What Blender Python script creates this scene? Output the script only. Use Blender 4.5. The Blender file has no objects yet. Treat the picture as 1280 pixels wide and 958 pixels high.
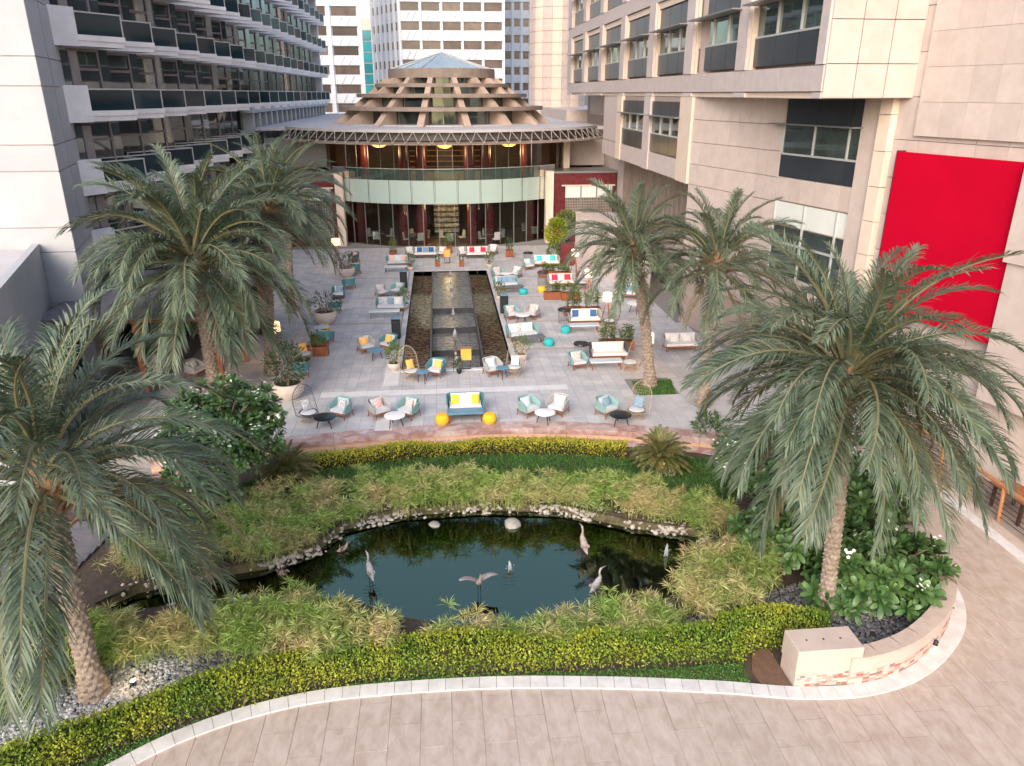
import bpy, math, random
import numpy as np
from mathutils import Vector, Matrix
random.seed(7); np.random.seed(7)
rad = math.radians
S = bpy.context.scene
# ------------------------------------------------------------ camera
HCAM, FPX = 11.0, 946.0
PITCH, YAW = rad(20.94), rad(5.3)
cam_d = bpy.data.cameras.new('camera'); cam = bpy.data.objects.new('camera', cam_d)
S.collection.objects.link(cam); S.camera = cam
cam.location = (0, 0, HCAM); cam.rotation_euler = (rad(90) - PITCH, 0, -YAW)
cam_d.sensor_width = 36; cam_d.lens = FPX / 1280 * 36; cam_d.clip_start = .1; cam_d.clip_end = 2000
# ------------------------------------------------------------ light
W = bpy.data.worlds.new('World'); S.world = W; W.use_nodes = True
nt = W.node_tree; nt.nodes.clear()
sky = nt.nodes.new('ShaderNodeTexSky'); sky.sky_type = 'NISHITA'; sky.sun_disc = False
SUN_EL, SUN_AZ = rad(32), rad(203)      # azimuth from +Y clockwise
sky.sun_elevation = SUN_EL; sky.sun_rotation = SUN_AZ; sky.air_density = 1.0; sky.dust_density = 3.0; sky.ozone_density = 1.0
bg = nt.nodes.new('ShaderNodeBackground'); bg.inputs[1].default_value = .15
out = nt.nodes.new('ShaderNodeOutputWorld')
nt.links.new(sky.outputs[0], bg.inputs[0]); nt.links.new(bg.outputs[0], out.inputs[0])
sl = bpy.data.lights.new('sun', 'SUN'); sl.energy = .6; sl.angle = rad(45); sl.color = (1, .88, .78)
so = bpy.data.objects.new('sun', sl); S.collection.objects.link(so)
sd = Vector((math.sin(SUN_AZ) * math.cos(SUN_EL), math.cos(SUN_AZ) * math.cos(SUN_EL), math.sin(SUN_EL)))
so.rotation_euler = sd.to_track_quat('Z', 'Y').to_euler()
S.view_settings.view_transform = 'Standard'; S.view_settings.look = 'None'; S.view_settings.gamma = 1
S.view_settings.exposure = 1.22
# ------------------------------------------------------------ pixel helpers (photo pixel -> ground point)
_F = (math.sin(YAW) * math.cos(PITCH), math.cos(YAW) * math.cos(PITCH), -math.sin(PITCH))
_R = (math.cos(YAW), -math.sin(YAW), 0)
_U = (math.sin(YAW) * math.sin(PITCH), math.cos(YAW) * math.sin(PITCH), math.cos(PITCH))
def ray(x, y):
    a, b = (x - 640) / FPX, -(y - 479) / FPX
    return [_F[i] + a * _R[i] + b * _U[i] for i in range(3)]
def G(x, y, z=0.):
    d = ray(x, y); t = (z - HCAM) / d[2]
    return (d[0] * t, d[1] * t)
def proj(p):
    d = (p[0], p[1], p[2] - HCAM)
    zc = sum(d[i] * _F[i] for i in range(3))
    if zc < .1: return (-9999, -9999)
    return (640 + FPX * sum(d[i] * _R[i] for i in range(3)) / zc, 479 - FPX * sum(d[i] * _U[i] for i in range(3)) / zc)
def seen(p, m=30):
    x, y = proj(p); return -m < x < 1280 + m and -m < y < 958 + m
# ------------------------------------------------------------ objects
COL = S.collection
def tag(o, label=None, cat=None, group=None, kind=None):
    if label: o['label'] = label
    if cat: o['category'] = cat
    if group: o['group'] = group
    if kind: o['kind'] = kind
    return o
def empty(name, loc=(0, 0, 0), rz=0, label=None, cat=None, group=None):
    o = bpy.data.objects.new(name, None); COL.objects.link(o); o.location = loc; o.rotation_euler = (0, 0, rz)
    o.empty_display_size = .1
    return tag(o, label, cat, group)
def put(name, me, parent=None, loc=(0, 0, 0), rot=(0, 0, 0), sc=None):
    o = bpy.data.objects.new(name, me); COL.objects.link(o)
    o.location = loc; o.rotation_euler = rot
    if sc is not None: o.scale = sc if hasattr(sc, '__len__') else (sc, sc, sc)
    if parent: o.parent = parent
    return o
def copy_tree(o, parent=None):
    c = o.copy(); COL.objects.link(c)
    if parent: c.parent = parent
    for ch in list(o.children): copy_tree(ch, c)
    return c
class MB:
    def __init__(s): s.v = []; s.f = []
    def add(s, vs, fs):
        n = len(s.v); s.v += [tuple(v) for v in vs]; s.f += [tuple(i + n for i in f) for f in fs]; return s
    def box(s, x0, x1, y0, y1, z0, z1):
        return s.add([(x0, y0, z0), (x1, y0, z0), (x1, y1, z0), (x0, y1, z0), (x0, y0, z1), (x1, y0, z1), (x1, y1, z1), (x0, y1, z1)],
                     [(0, 3, 2, 1), (4, 5, 6, 7), (0, 1, 5, 4), (1, 2, 6, 5), (2, 3, 7, 6), (3, 0, 4, 7)])
    def bbox(s, x0, x1, y0, y1, z0, z1, b=.03):          # box with chamfered top and vertical edges
        def ring(i, z): return [(x0 + i, y0, z), (x1 - i, y0, z), (x1, y0 + i, z), (x1, y1 - i, z), (x1 - i, y1, z), (x0 + i, y1, z), (x0, y1 - i, z), (x0, y0 + i, z)]
        r0 = ring(b, z0); r1 = ring(b, z1 - b)
        r2 = [(x0 + b, y0 + b, z1), (x1 - b, y0 + b, z1), (x1 - b, y0 + b, z1), (x1 - b, y1 - b, z1), (x1 - b, y1 - b, z1), (x0 + b, y1 - b, z1), (x0 + b, y1 - b, z1), (x0 + b, y0 + b, z1)]
        r2 = [(px + (0.0001 * k), py, pz) for k, (px, py, pz) in enumerate(r2)]
        fs = [tuple(range(7, -1, -1)), tuple(range(16, 24))]
        for k in range(2):
            for i in range(8): fs.append((k * 8 + i, k * 8 + (i + 1) % 8, k * 8 + 8 + (i + 1) % 8, k * 8 + 8 + i))
        return s.add(r0 + r1 + r2, fs)
    def prism(s, poly, z0, z1):
        n = len(poly)
        return s.add([(p[0], p[1], z0) for p in poly] + [(p[0], p[1], z1) for p in poly],
                     [tuple(range(n - 1, -1, -1)), tuple(range(n, 2 * n))] + [(i, (i + 1) % n, n + (i + 1) % n, n + i) for i in range(n)])
    def tube(s, pts, r, n=6, cap=True):
        pts = [Vector(p) for p in pts]; rs = r if hasattr(r, '__len__') else [r] * len(pts)
        base = len(s.v); m = len(pts); up = None
        for i, p in enumerate(pts):
            t = (pts[min(i + 1, m - 1)] - pts[max(i - 1, 0)]).normalized()
            if up is None: up = Vector((0, 0, 1)) if abs(t.z) < .9 else Vector((1, 0, 0))
            a = t.cross(up).normalized(); b = a.cross(t); up = b
            for k in range(n):
                an = 2 * math.pi * k / n
                s.v.append(tuple(p + (a * math.cos(an) + b * math.sin(an)) * rs[i]))
        for i in range(m - 1):
            for k in range(n):
                s.f.append((base + i * n + k, base + i * n + (k + 1) % n, base + (i + 1) * n + (k + 1) % n, base + (i + 1) * n + k))
        if cap: s.f.append(tuple(base + k for k in range(n - 1, -1, -1))); s.f.append(tuple(base + (m - 1) * n + k for k in range(n)))
        return s
    def lathe(s, prof, n=16, c=(0, 0, 0), sx=1, sy=1):
        b = len(s.v)
        for r, z in prof:
            for k in range(n):
                a = 2 * math.pi * k / n; s.v.append((c[0] + r * math.cos(a) * sx, c[1] + r * math.sin(a) * sy, c[2] + z))
        for i in range(len(prof) - 1):
            for k in range(n): s.f.append((b + i * n + k, b + i * n + (k + 1) % n, b + (i + 1) * n + (k + 1) % n, b + (i + 1) * n + k))
        if prof[0][0] > 1e-4: s.f.append(tuple(b + k for k in range(n - 1, -1, -1)))
        if prof[-1][0] > 1e-4: s.f.append(tuple(b + (len(prof) - 1) * n + k for k in range(n)))
        return s
    def arc(s, r0, r1, z0, z1, a0, a1, n, c=(0, 0), z0b=None, z1b=None):  # ring sector; a from -Y axis, positive to +X
        z0b = z0 if z0b is None else z0b; z1b = z1 if z1b is None else z1b
        b = len(s.v)
        for i in range(n + 1):
            a = a0 + (a1 - a0) * i / n; sx, sy = math.sin(a), -math.cos(a)
            s.v += [(c[0] + r0 * sx, c[1] + r0 * sy, z0b), (c[0] + r1 * sx, c[1] + r1 * sy, z0), (c[0] + r1 * sx, c[1] + r1 * sy, z1), (c[0] + r0 * sx, c[1] + r0 * sy, z1b)]
        for i in range(n):
            for k in range(4): s.f.append((b + i * 4 + k, b + i * 4 + (k + 1) % 4, b + i * 4 + 4 + (k + 1) % 4, b + i * 4 + 4 + k))
        s.f.append((b + 3, b + 2, b + 1, b)); s.f.append(tuple(b + n * 4 + k for k in range(4)))
        return s
    def mesh(s, name, mat, smooth=False):
        me = bpy.data.meshes.new(name); me.from_pydata(s.v, [], s.f); me.update()
        if mat: me.materials.append(mat)
        if smooth:
            me.polygons.foreach_set('use_smooth', [True] * len(me.polygons))
            try: me.set_sharp_from_angle(angle=rad(42))
            except Exception: pass
        return me
    def build(s, name, mat, parent=None, loc=(0, 0, 0), rz=0, smooth=False, w=False):
        me = s.mesh(name, mat, smooth)
        if w and parent: loc = tuple(-c for c in parent.location)
        return put(name, me, parent, loc, (0, 0, rz))
def fast(name, V, Q, mat, smooth=False):
    V = np.asarray(V, dtype=np.float32).reshape(-1, 3); Q = np.asarray(Q, dtype=np.int32); k = Q.shape[1]
    me = bpy.data.meshes.new(name); me.vertices.add(len(V)); me.vertices.foreach_set('co', V.ravel())
    me.loops.add(Q.size); me.loops.foreach_set('vertex_index', Q.ravel())
    me.polygons.add(len(Q)); me.polygons.foreach_set('loop_start', np.arange(len(Q), dtype=np.int32) * k)
    me.polygons.foreach_set('loop_total', np.full(len(Q), k, dtype=np.int32))
    me.update(calc_edges=True); me.validate()
    if mat: me.materials.append(mat)
    if smooth: me.polygons.foreach_set('use_smooth', [True] * len(me.polygons))
    return me
def unit(a): return a / (np.linalg.norm(a, axis=-1, keepdims=True) + 1e-9)
def leaves(P, D, L, Wd, droop=.0, side=None):
    """one pointed quad leaf per row: base P, direction D, length L, width Wd"""
    P = np.asarray(P, float); D = unit(np.asarray(D, float)); n = len(P)
    L = np.broadcast_to(np.asarray(L, float), (n,))[:, None]; Wd = np.broadcast_to(np.asarray(Wd, float), (n,))[:, None]
    if side is None:
        side = np.random.normal(size=(n, 3))
    sd_ = unit(np.cross(D, side)); tip = P + D * L; tip[:, 2] -= (droop * L)[:, 0]
    mid = P + D * L * .5
    V = np.stack([P, mid - sd_ * Wd / 2, tip, mid + sd_ * Wd / 2], 1).reshape(-1, 3)
    return V, np.arange(4 * n).reshape(-1, 4)
def inpoly(P, poly):
    x, y = P[:, 0], P[:, 1]; c = np.zeros(len(P), bool); j = len(poly) - 1
    for i in range(len(poly)):
        xi, yi = poly[i]; xj, yj = poly[j]
        c ^= ((yi > y) != (yj > y)) & (x < (xj - xi) * (y - yi) / (yj - yi + 1e-12) + xi); j = i
    return c
def scatter(poly, n):
    a = np.array(poly); lo, hi = a.min(0), a.max(0); out_ = np.zeros((0, 2))
    while len(out_) < n:
        P = lo + np.random.rand(n * 2, 2) * (hi - lo); out_ = np.vstack([out_, P[inpoly(P, poly)]])
    return out_[:n]
def catmull(pts, step):
    P = [Vector(p) for p in pts]; P = [P[0] * 2 - P[1]] + P + [P[-1] * 2 - P[-2]]; o = []
    for i in range(1, len(P) - 2):
        for k in range(24):
            t = k / 24; a, b, c, d = P[i - 1:i + 3]
            o.append(.5 * ((2 * b) + (c - a) * t + (2 * a - 5 * b + 4 * c - d) * t * t + (3 * b - a - 3 * c + d) * t ** 3))
    o.append(P[-2]); r = [o[0]]; acc = 0
    for i in range(1, len(o)):
        seg = (o[i] - o[i - 1]).length
        while acc + seg >= step:
            f = (step - acc) / seg; q = o[i - 1].lerp(o[i], f); r.append(q); o[i - 1] = q; seg = (o[i] - q).length; acc = 0
        acc += seg
    return r
# ------------------------------------------------------------ materials
def M(name, c1, c2=None, scale=3., rough=.6, bump=0., bscale=40., rnd=0., metal=0., emit=0., island=0., spec=.5, detail=4, dist=0., stretch=None, transl=0., p0=.35, p1=.65, coat=0.):
    m = bpy.data.materials.new(name); m.use_nodes = True; n = m.node_tree.nodes; l = m.node_tree.links
    b = n['Principled BSDF']; b.inputs['Roughness'].default_value = rough; b.inputs['Metallic'].default_value = metal
    b.inputs['Specular IOR Level'].default_value = spec
    if coat: b.inputs['Coat Weight'].default_value = coat
    c1 = tuple(c1) + (1,); geo = n.new('ShaderNodeNewGeometry'); pos = geo.outputs['Position']
    if stretch:
        mp = n.new('ShaderNodeMapping'); mp.inputs['Scale'].default_value = stretch; l.new(pos, mp.inputs[0]); pos = mp.outputs[0]
    rgb = n.new('ShaderNodeRGB'); rgb.outputs[0].default_value = c1; cur = rgb.outputs[0]
    if c2 is not None:
        no = n.new('ShaderNodeTexNoise'); no.inputs['Scale'].default_value = scale; no.inputs['Detail'].default_value = detail; no.inputs['Roughness'].default_value = .62; no.inputs['Distortion'].default_value = dist
        l.new(pos, no.inputs['Vector']); rp = n.new('ShaderNodeValToRGB'); l.new(no.outputs['Fac'], rp.inputs[0])
        rp.color_ramp.elements[0].position = p0; rp.color_ramp.elements[1].position = p1
        rp.color_ramp.elements[0].color = c1; rp.color_ramp.elements[1].color = tuple(c2) + (1,); cur = rp.outputs[0]
    if rnd or island:
        hs = n.new('ShaderNodeHueSaturation'); mr = n.new('ShaderNodeMapRange'); a = rnd or island
        if rnd: oi = n.new('ShaderNodeObjectInfo'); l.new(oi.outputs['Random'], mr.inputs[0])
        else: l.new(geo.outputs['Random Per Island'], mr.inputs[0])
        mr.inputs[3].default_value = 1 - a; mr.inputs[4].default_value = 1 + a
        l.new(mr.outputs[0], hs.inputs['Value']); l.new(cur, hs.inputs['Color']); cur = hs.outputs[0]
    l.new(cur, b.inputs['Base Color'])
    if emit: l.new(cur, b.inputs['Emission Color']); b.inputs['Emission Strength'].default_value = emit
    if bump:
        nb = n.new('ShaderNodeTexNoise'); nb.inputs['Scale'].default_value = bscale; nb.inputs['Detail'].default_value = 3; l.new(pos, nb.inputs['Vector'])
        bp = n.new('ShaderNodeBump'); bp.inputs['Strength'].default_value = bump; bp.inputs['Distance'].default_value = .02
        l.new(nb.outputs['Fac'], bp.inputs['Height']); l.new(bp.outputs[0], b.inputs['Normal'])
    if transl:
        tr = n.new('ShaderNodeBsdfTranslucent'); l.new(cur, tr.inputs[0]); mx = n.new('ShaderNodeMixShader'); mx.inputs[0].default_value = transl
        l.new(b.outputs[0], mx.inputs[1]); l.new(tr.outputs[0], mx.inputs[2]); l.new(mx.outputs[0], n['Material Output'].inputs[0])
    return m
def by_island(m, stops):
    n = m.node_tree.nodes; l = m.node_tree.links; rp = n.new('ShaderNodeValToRGB'); rp.color_ramp.interpolation = 'CONSTANT'; geo = n.new('ShaderNodeNewGeometry')
    l.new(geo.outputs['Random Per Island'], rp.inputs[0]); e = rp.color_ramp.elements
    while len(e) < len(stops): e.new(.5)
    for k, (p, c) in enumerate(stops): e[k].position = p; e[k].color = tuple(c) + (1,)
    l.new(rp.outputs[0], n['Principled BSDF'].inputs['Base Color'])
def glass(name, tint=(.8, .88, .86), body=0., bodycol=(.5, .7, .66), ior=1.5, rough=.02, gcol=(1, 1, 1)):
    m = bpy.data.materials.new(name); m.use_nodes = True; n = m.node_tree.nodes; l = m.node_tree.links; n.clear()
    o = n.new('ShaderNodeOutputMaterial'); t = n.new('ShaderNodeBsdfTransparent'); t.inputs[0].default_value = tuple(tint) + (1,)
    g = n.new('ShaderNodeBsdfGlossy'); g.inputs['Roughness'].default_value = rough; g.inputs[0].default_value = tuple(gcol) + (1,); f = n.new('ShaderNodeFresnel'); f.inputs[0].default_value = ior
    base = t
    if body:
        d = n.new('ShaderNodeBsdfDiffuse'); d.inputs[0].default_value = tuple(bodycol) + (1,); mm = n.new('ShaderNodeMixShader'); mm.inputs[0].default_value = body
        l.new(t.outputs[0], mm.inputs[1]); l.new(d.outputs[0], mm.inputs[2]); base = mm
    mx = n.new('ShaderNodeMixShader'); l.new(f.outputs[0], mx.inputs[0]); l.new(base.outputs[0], mx.inputs[1]); l.new(g.outputs[0], mx.inputs[2]); l.new(mx.outputs[0], o.inputs[0])
    return m
def water(name, tint, body, bodycol, scale, dist, centre=None, rough=.03, gcol=(1, 1, 1), bd=.03):
    m = glass(name, tint, body, bodycol, 1.33, rough, gcol); n = m.node_tree.nodes; l = m.node_tree.links
    geo = n.new('ShaderNodeNewGeometry'); no = n.new('ShaderNodeTexNoise'); no.inputs['Scale'].default_value = scale; no.inputs['Detail'].default_value = 2
    l.new(geo.outputs['Position'], no.inputs['Vector']); h = no.outputs['Fac']
    if centre:
        for c in centre:
            vm = n.new('ShaderNodeVectorMath'); vm.operation = 'DISTANCE'; vm.inputs[1].default_value = c; l.new(geo.outputs['Position'], vm.inputs[0])
            s_ = n.new('ShaderNodeMath'); s_.operation = 'MULTIPLY'; s_.inputs[1].default_value = 45; l.new(vm.outputs['Value'], s_.inputs[0])
            si = n.new('ShaderNodeMath'); si.operation = 'SINE'; l.new(s_.outputs[0], si.inputs[0])
            mr = n.new('ShaderNodeMapRange'); mr.inputs[1].default_value = .1; mr.inputs[2].default_value = 1.3; mr.inputs[3].default_value = .8; mr.inputs[4].default_value = 0; l.new(vm.outputs['Value'], mr.inputs[0])
            mu = n.new('ShaderNodeMath'); mu.operation = 'MULTIPLY'; l.new(si.outputs[0], mu.inputs[0]); l.new(mr.outputs[0], mu.inputs[1])
            ad = n.new('ShaderNodeMath'); ad.operation = 'ADD'; l.new(h, ad.inputs[0]); l.new(mu.outputs[0], ad.inputs[1]); h = ad.outputs[0]
    bp = n.new('ShaderNodeBump'); bp.inputs['Strength'].default_value = dist; bp.inputs['Distance'].default_value = bd; l.new(h, bp.inputs['Height'])
    for nd in n:
        if nd.bl_idname in ('ShaderNodeBsdfGlossy', 'ShaderNodeFresnel'): l.new(bp.outputs[0], nd.inputs['Normal'])
    return m
m_tile = M('terrace_stone', (.43, .43, .44), (.54, .535, .54), 1.1, .55, .15, 60, rnd=.07)
m_joint = M('dark_joint', (.20, .19, .185), (.26, .25, .24), 5, .9)
m_white_st = M('pale_band_stone', (.72, .71, .69), (.62, .61, .6), 2, .5)
m_path = M('path_travertine', (.40, .31, .25), (.51, .43, .37), 3.0, .6, .12, 25, rnd=.035, detail=10, dist=.5, stretch=(1.6, .8, 1), p0=.34, p1=.66)
m_kerb = M('kerb_stone_white', (.70, .68, .65), (.58, .55, .52), 3, .6, .1, 50, rnd=.05)
m_cream = M('cream_stone', (.58, .475, .41), (.52, .42, .36), 2, .6, .05, 50, rnd=.03)
m_coping = M('coping_stone', (.50, .40, .33), (.58, .47, .40), 4, .6, rnd=.06)
m_mos = M('mosaic', (.62, .50, .42), (.42, .16, .12), 9, .6, island=.25, p0=.5, p1=.56)
by_island(m_mos, [(0, (.60, .48, .41)), (.42, (.50, .30, .25)), (.62, (.38, .14, .11)), (.76, (.55, .40, .34)), (.9, (.27, .18, .16))])
m_marble = M('red_marble', (.37, .21, .18), (.62, .52, .48), 1.6, .35, detail=8, rnd=.08, dist=.6, p0=.42, p1=.66)
m_pathj = M('path_joint', (.36, .285, .235), (.41, .33, .28), 4, .9)
m_soil = M('soil', (.06, .045, .035), (.10, .07, .05), 6, .95, .6, 20)
m_redsoil = M('red_soil', (.19, .105, .06), (.13, .075, .05), 8, .95, .6, 30)
m_ground = M('ground_mat', (.25, .22, .2), (.3, .27, .25), .5, .9)
m_pink = M('pink_granite', (.50, .41, .365), (.56, .47, .425), 2.2, .55, .05, 80, rnd=.05, detail=8)
m_pinkgrey = M('grey_pink_granite', (.50, .425, .405), (.565, .485, .46), 2.5, .55, rnd=.03)
m_pinkdk = M('stone_joint', (.39, .30, .26), (.43, .34, .30), 3, .8)
m_peach = M('pilaster_stone', (.68, .54, .43), (.72, .59, .49), 2, .6, rnd=.02)
m_dkpanel = M('dark_spandrel', (.030, .036, .045), (.040, .047, .058), .8, .28, rnd=.12)
m_red = M('red_banner', (.50, .0008, .022), (.45, .0006, .019), .6, .85, spec=.08)
m_winR = M('window_green_glass', (.20, .25, .235), (.11, .14, .13), .7, .03, spec=.6, rnd=.3, metal=.7)
m_alu = M('aluminium', (.55, .55, .54), None, rough=.4, metal=.3)
m_steel = M('grey_steel', (.28, .28, .28), None, rough=.4, metal=.5)
m_blind = M('roller_blind', (.66, .68, .64), (.6, .62, .58), 1, .8)
m_white = M('white_concrete', (.385, .39, .405), (.43, .435, .45), .8, .7, .05, 60, rnd=.03)
m_white2 = M('white_balcony', (.84, .82, .82), (.74, .72, .72), 1.2, .7, rnd=.06)
m_brown = M('brown_column', (.235, .20, .195), (.27, .23, .225), 2, .6)
m_winL = M('hotel_window', (.24, .275, .28), (.16, .19, .20), .4, .03, spec=.6, rnd=.3, metal=.8)
m_railgl = M('dark_rail_glass', (.012, .032, .04), (.018, .042, .052), .6, .08, spec=.6, rnd=.2)
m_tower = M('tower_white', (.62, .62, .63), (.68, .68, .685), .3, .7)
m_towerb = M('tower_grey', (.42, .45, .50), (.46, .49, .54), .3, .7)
m_towwin = M('tower_window', (.10, .075, .06), (.16, .12, .095), .5, .2, rnd=.4)
m_teal = M('teal_glass_tower', (.02, .16, .19), (.03, .22, .25), .2, .1, rnd=.2)
m_roof = M('roof_membrane', (.44, .42, .435), (.49, .47, .48), .4, .8, rnd=.02)
m_tier = M('weathered_concrete', (.235, .185, .155), (.31, .25, .215), 1.5, .75, .1, 30)
m_fin = M('fin_concrete', (.42, .305, .24), (.49, .375, .305), 1.5, .7)
m_dkmetal = M('dark_fascia', (.085, .075, .07), (.11, .10, .092), 1, .5)
m_strut = M('white_strut', (.44, .40, .365), None, rough=.5)
m_lantgl = M('skylight_glass', (.30, .37, .38), (.36, .43, .44), .4, .08, spec=.8, rnd=.08)
m_glass = glass('clear_glass', (.82, .88, .86), ior=1.28)
m_green = glass('frosted_green_glass', (.6, .8, .75), .82, (.50, .62, .575), 1.45, .2)
m_railclear = glass('rail_clear_glass', (.72, .86, .82), .06, (.4, .6, .55))
m_burg = M('burgundy_marble', (.10, .016, .02), (.15, .028, .032), 3, .25)
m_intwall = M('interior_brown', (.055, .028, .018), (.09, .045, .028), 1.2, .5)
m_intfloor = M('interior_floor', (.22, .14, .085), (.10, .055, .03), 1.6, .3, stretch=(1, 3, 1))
m_gold = M('amber_lamp', (1., .50, .12), None, emit=1.0)
m_shade = M('lamp_shade', (1., .70, .36), None, emit=.8)
m_shade2 = M('lamp_shade_white', (1., .84, .66), None, emit=.75)
m_spot = M('garden_spot', (1., .72, .38), None, emit=7)
m_amber = M('amber_lantern', (.80, .34, .05), (.86, .42, .08), 3, rough=.4, emit=.08)
m_wood = M('teak_wood', (.33, .105, .04), (.22, .065, .025), 5, .5, rnd=.1, stretch=(3, 3, .6))
m_woodd = M('dark_wood', (.085, .035, .025), (.06, .025, .018), 5, .5)
m_woodl = M('light_wood', (.42, .20, .08), (.36, .16, .06), 4, .5, rnd=.1)
m_deck = M('grey_deck', (.15, .14, .15), (.19, .18, .19), 3, .7, rnd=.1)
m_black = M('black_metal', (.018, .02, .024), None, rough=.45)
m_blackc = M('black_cabinet', (.016, .02, .026), (.022, .028, .034), 2, .22, coat=.3)
TEAL = M('teal_rope', (.20, .375, .375), (.26, .43, .425), 40, .8, .5, 120)
TEALD = M('deep_teal_rope', (.075, .235, .265), (.11, .29, .315), 40, .8, .5, 120)
GREY = M('grey_rope', (.40, .385, .38), (.48, .465, .455), 40, .8, .5, 120)
CHAR = M('charcoal_rope', (.075, .085, .095), (.12, .13, .14), 40, .8, .4, 120)
m_cush = M('pale_cushion', (.52, .555, .575), (.59, .62, .64), 3, .9, .1, 40)
m_cushw = M('white_cushion', (.70, .67, .65), (.76, .73, .71), 3, .9, .1, 40)
PIL = dict(yellow=M('yellow_fabric', (.82, .46, .03), (.87, .52, .05), 8, .9), orange=M('orange_fabric', (.88, .48, .13), (.84, .43, .10), 8, .9),
           white=M('white_fabric', (.74, .71, .68), (.68, .65, .62), 8, .9), pale=M('pale_blue_fabric', (.50, .66, .68), (.60, .74, .75), 9, .9),
           pink=M('pink_pattern', (.72, .30, .27), (.78, .62, .58), 22, .9, p0=.45, p1=.55), grey=M('grey_pattern', (.30, .31, .33), (.66, .65, .64), 24, .9, p0=.45, p1=.55),
           blue=M('blue_fabric', (.025, .10, .26), (.035, .13, .30), 8, .9), red=M('crimson_fabric', (.60, .02, .05), (.66, .035, .07), 8, .9),
           turq=M('turquoise_fabric', (.05, .48, .50), (.07, .54, .55), 8, .9), steel=M('steel_blue_fabric', (.16, .27, .36), (.24, .35, .44), 14, .9))
m_pouf_y = M('yellow_pouf', (.80, .46, .02), (.86, .52, .03), 30, .85, .4, 90)
m_pouf_t = M('turquoise_pouf', (.03, .38, .40), (.04, .44, .46), 30, .85, .4, 90)
m_tabw = M('white_table_top', (.84, .82, .79), None, rough=.3)
m_tabb = M('blue_table_top', (.10, .225, .32), (.12, .25, .345), 6, .4)
m_tabk = M('black_table_top', (.014, .016, .018), None, rough=.3)
m_tabg = M('slate_table_top', (.115, .125, .135), (.14, .15, .16), 5, .45)
m_tabl = M('pale_table_top', (.52, .60, .62), (.56, .64, .66), 5, .4)
m_wick = M('natural_wicker', (.46, .36, .26), (.36, .27, .18), 30, .7)
m_pot = M('pale_pot', (.62, .54, .48), (.55, .47, .42), 4, .7, .1, 30)
m_frond = M('palm_leaf', (.060, .098, .056), (.150, .188, .120), .8, .45, island=.32, transl=.08)
m_frondy = M('palm_leaf_dry', (.22, .17, .085), (.16, .16, .09), 1.2, .6, island=.25, transl=.1)
m_rachis = M('palm_stalk', (.20, .175, .085), (.15, .15, .08), 2, .6)
m_trunk = M('palm_bark', (.36, .295, .24), (.22, .165, .125), 7, .95, .8, 18)
m_fib = M('palm_fibre', (.30, .17, .09), (.19, .11, .06), 6, .95, .6, 20)
m_hedge = M('hedge_leaf', (.17, .28, .026), (.40, .43, .042), .9, .55, detail=2, island=.3, transl=.2)
m_hedgeb = M('yellow_hedge_leaf', (.30, .33, .028), (.54, .48, .045), 2.2, .55, island=.35, transl=.2)
m_core = M('hedge_core', (.02, .03, .008), (.035, .03, .012), 5, .95)
m_grass = M('lawn_leaf', (.05, .15, .022), (.09, .21, .04), 1.5, .6, island=.3, transl=.15)
m_cyp = M('cyperus_leaf', (.25, .37, .08), (.62, .47, .26), 1.0, .6, island=.4, transl=.25, p0=.42, p1=.72)
m_cypstem = M('cyperus_stem', (.05, .075, .02), (.09, .07, .03), 3, .7)
m_rose = M('frangipani_leaf', (.05, .12, .035), (.115, .205, .06), 2.2, .38, island=.4, transl=.12)
m_flower = M('white_flower', (.85, .82, .74), None, rough=.6)
m_bark = M('grey_bark', (.20, .16, .13), (.27, .21, .165), 8, .9, .5, 25)
m_sago = M('sago_leaf', (.09, .13, .025), (.24, .20, .07), 2.6, .45, island=.2, transl=.1)
m_plant = M('pot_plant_leaf', (.06, .13, .025), (.17, .23, .05), 3, .5, island=.35, transl=.2)
m_plantd = M('dark_plant_leaf', (.03, .065, .028), (.07, .10, .04), 3, .5, island=.3, transl=.1)
m_shrub = M('yellow_shrub_leaf', (.14, .22, .012), (.40, .40, .02), 1.2, .5, island=.3, transl=.2)
m_peb = M('grey_pebble', (.27, .29, .31), (.46, .47, .48), 4, .6, island=.45)
m_pebd = M('dark_pebble', (.12, .125, .14), (.24, .24, .25), 4, .5, island=.5)
m_pebw = M('white_rock', (.36, .32, .285), (.52, .47, .43), 5, .75, island=.25)
m_pondbed = M('pond_bed', (.05, .048, .022), (.13, .105, .05), 4.5, .8, .8, 8, detail=6)
m_rock = M('pale_rock', (.42, .39, .34), (.30, .29, .27), 6, .85, .6, 15)
m_heron = M('heron_plumage', (.24, .235, .245), (.42, .40, .40), 7, .7)
m_heronr = M('heron_russet', (.28, .20, .175), (.40, .34, .32), 7, .7)
m_duck = M('duck_plumage', (.16, .10, .07), (.45, .38, .33), 12, .7, p0=.5, p1=.55)
m_jet = M('fountain_water', (.78, .82, .84), None, rough=.15, transl=.5)
m_poolbed = M('pool_pebbles', (.50, .36, .22), (.10, .065, .04), 5, .5, .9, 30, p0=.44, p1=.54)
m_cascbed = M('cascade_stone', (.20, .17, .14), (.62, .55, .47), 5, .35, .5, 20, p0=.42, p1=.58)
m_darkst = M('dark_stone', (.03, .03, .032), (.05, .05, .052), 5, .4)
# ============================================================ THE GROUND
ZG = -.35                                                      # garden and path level; terrace is 0
tag(MB().box(-500, 500, -60, 900, -3.2, -1.3).build('ground', m_ground), kind='structure')
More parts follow.
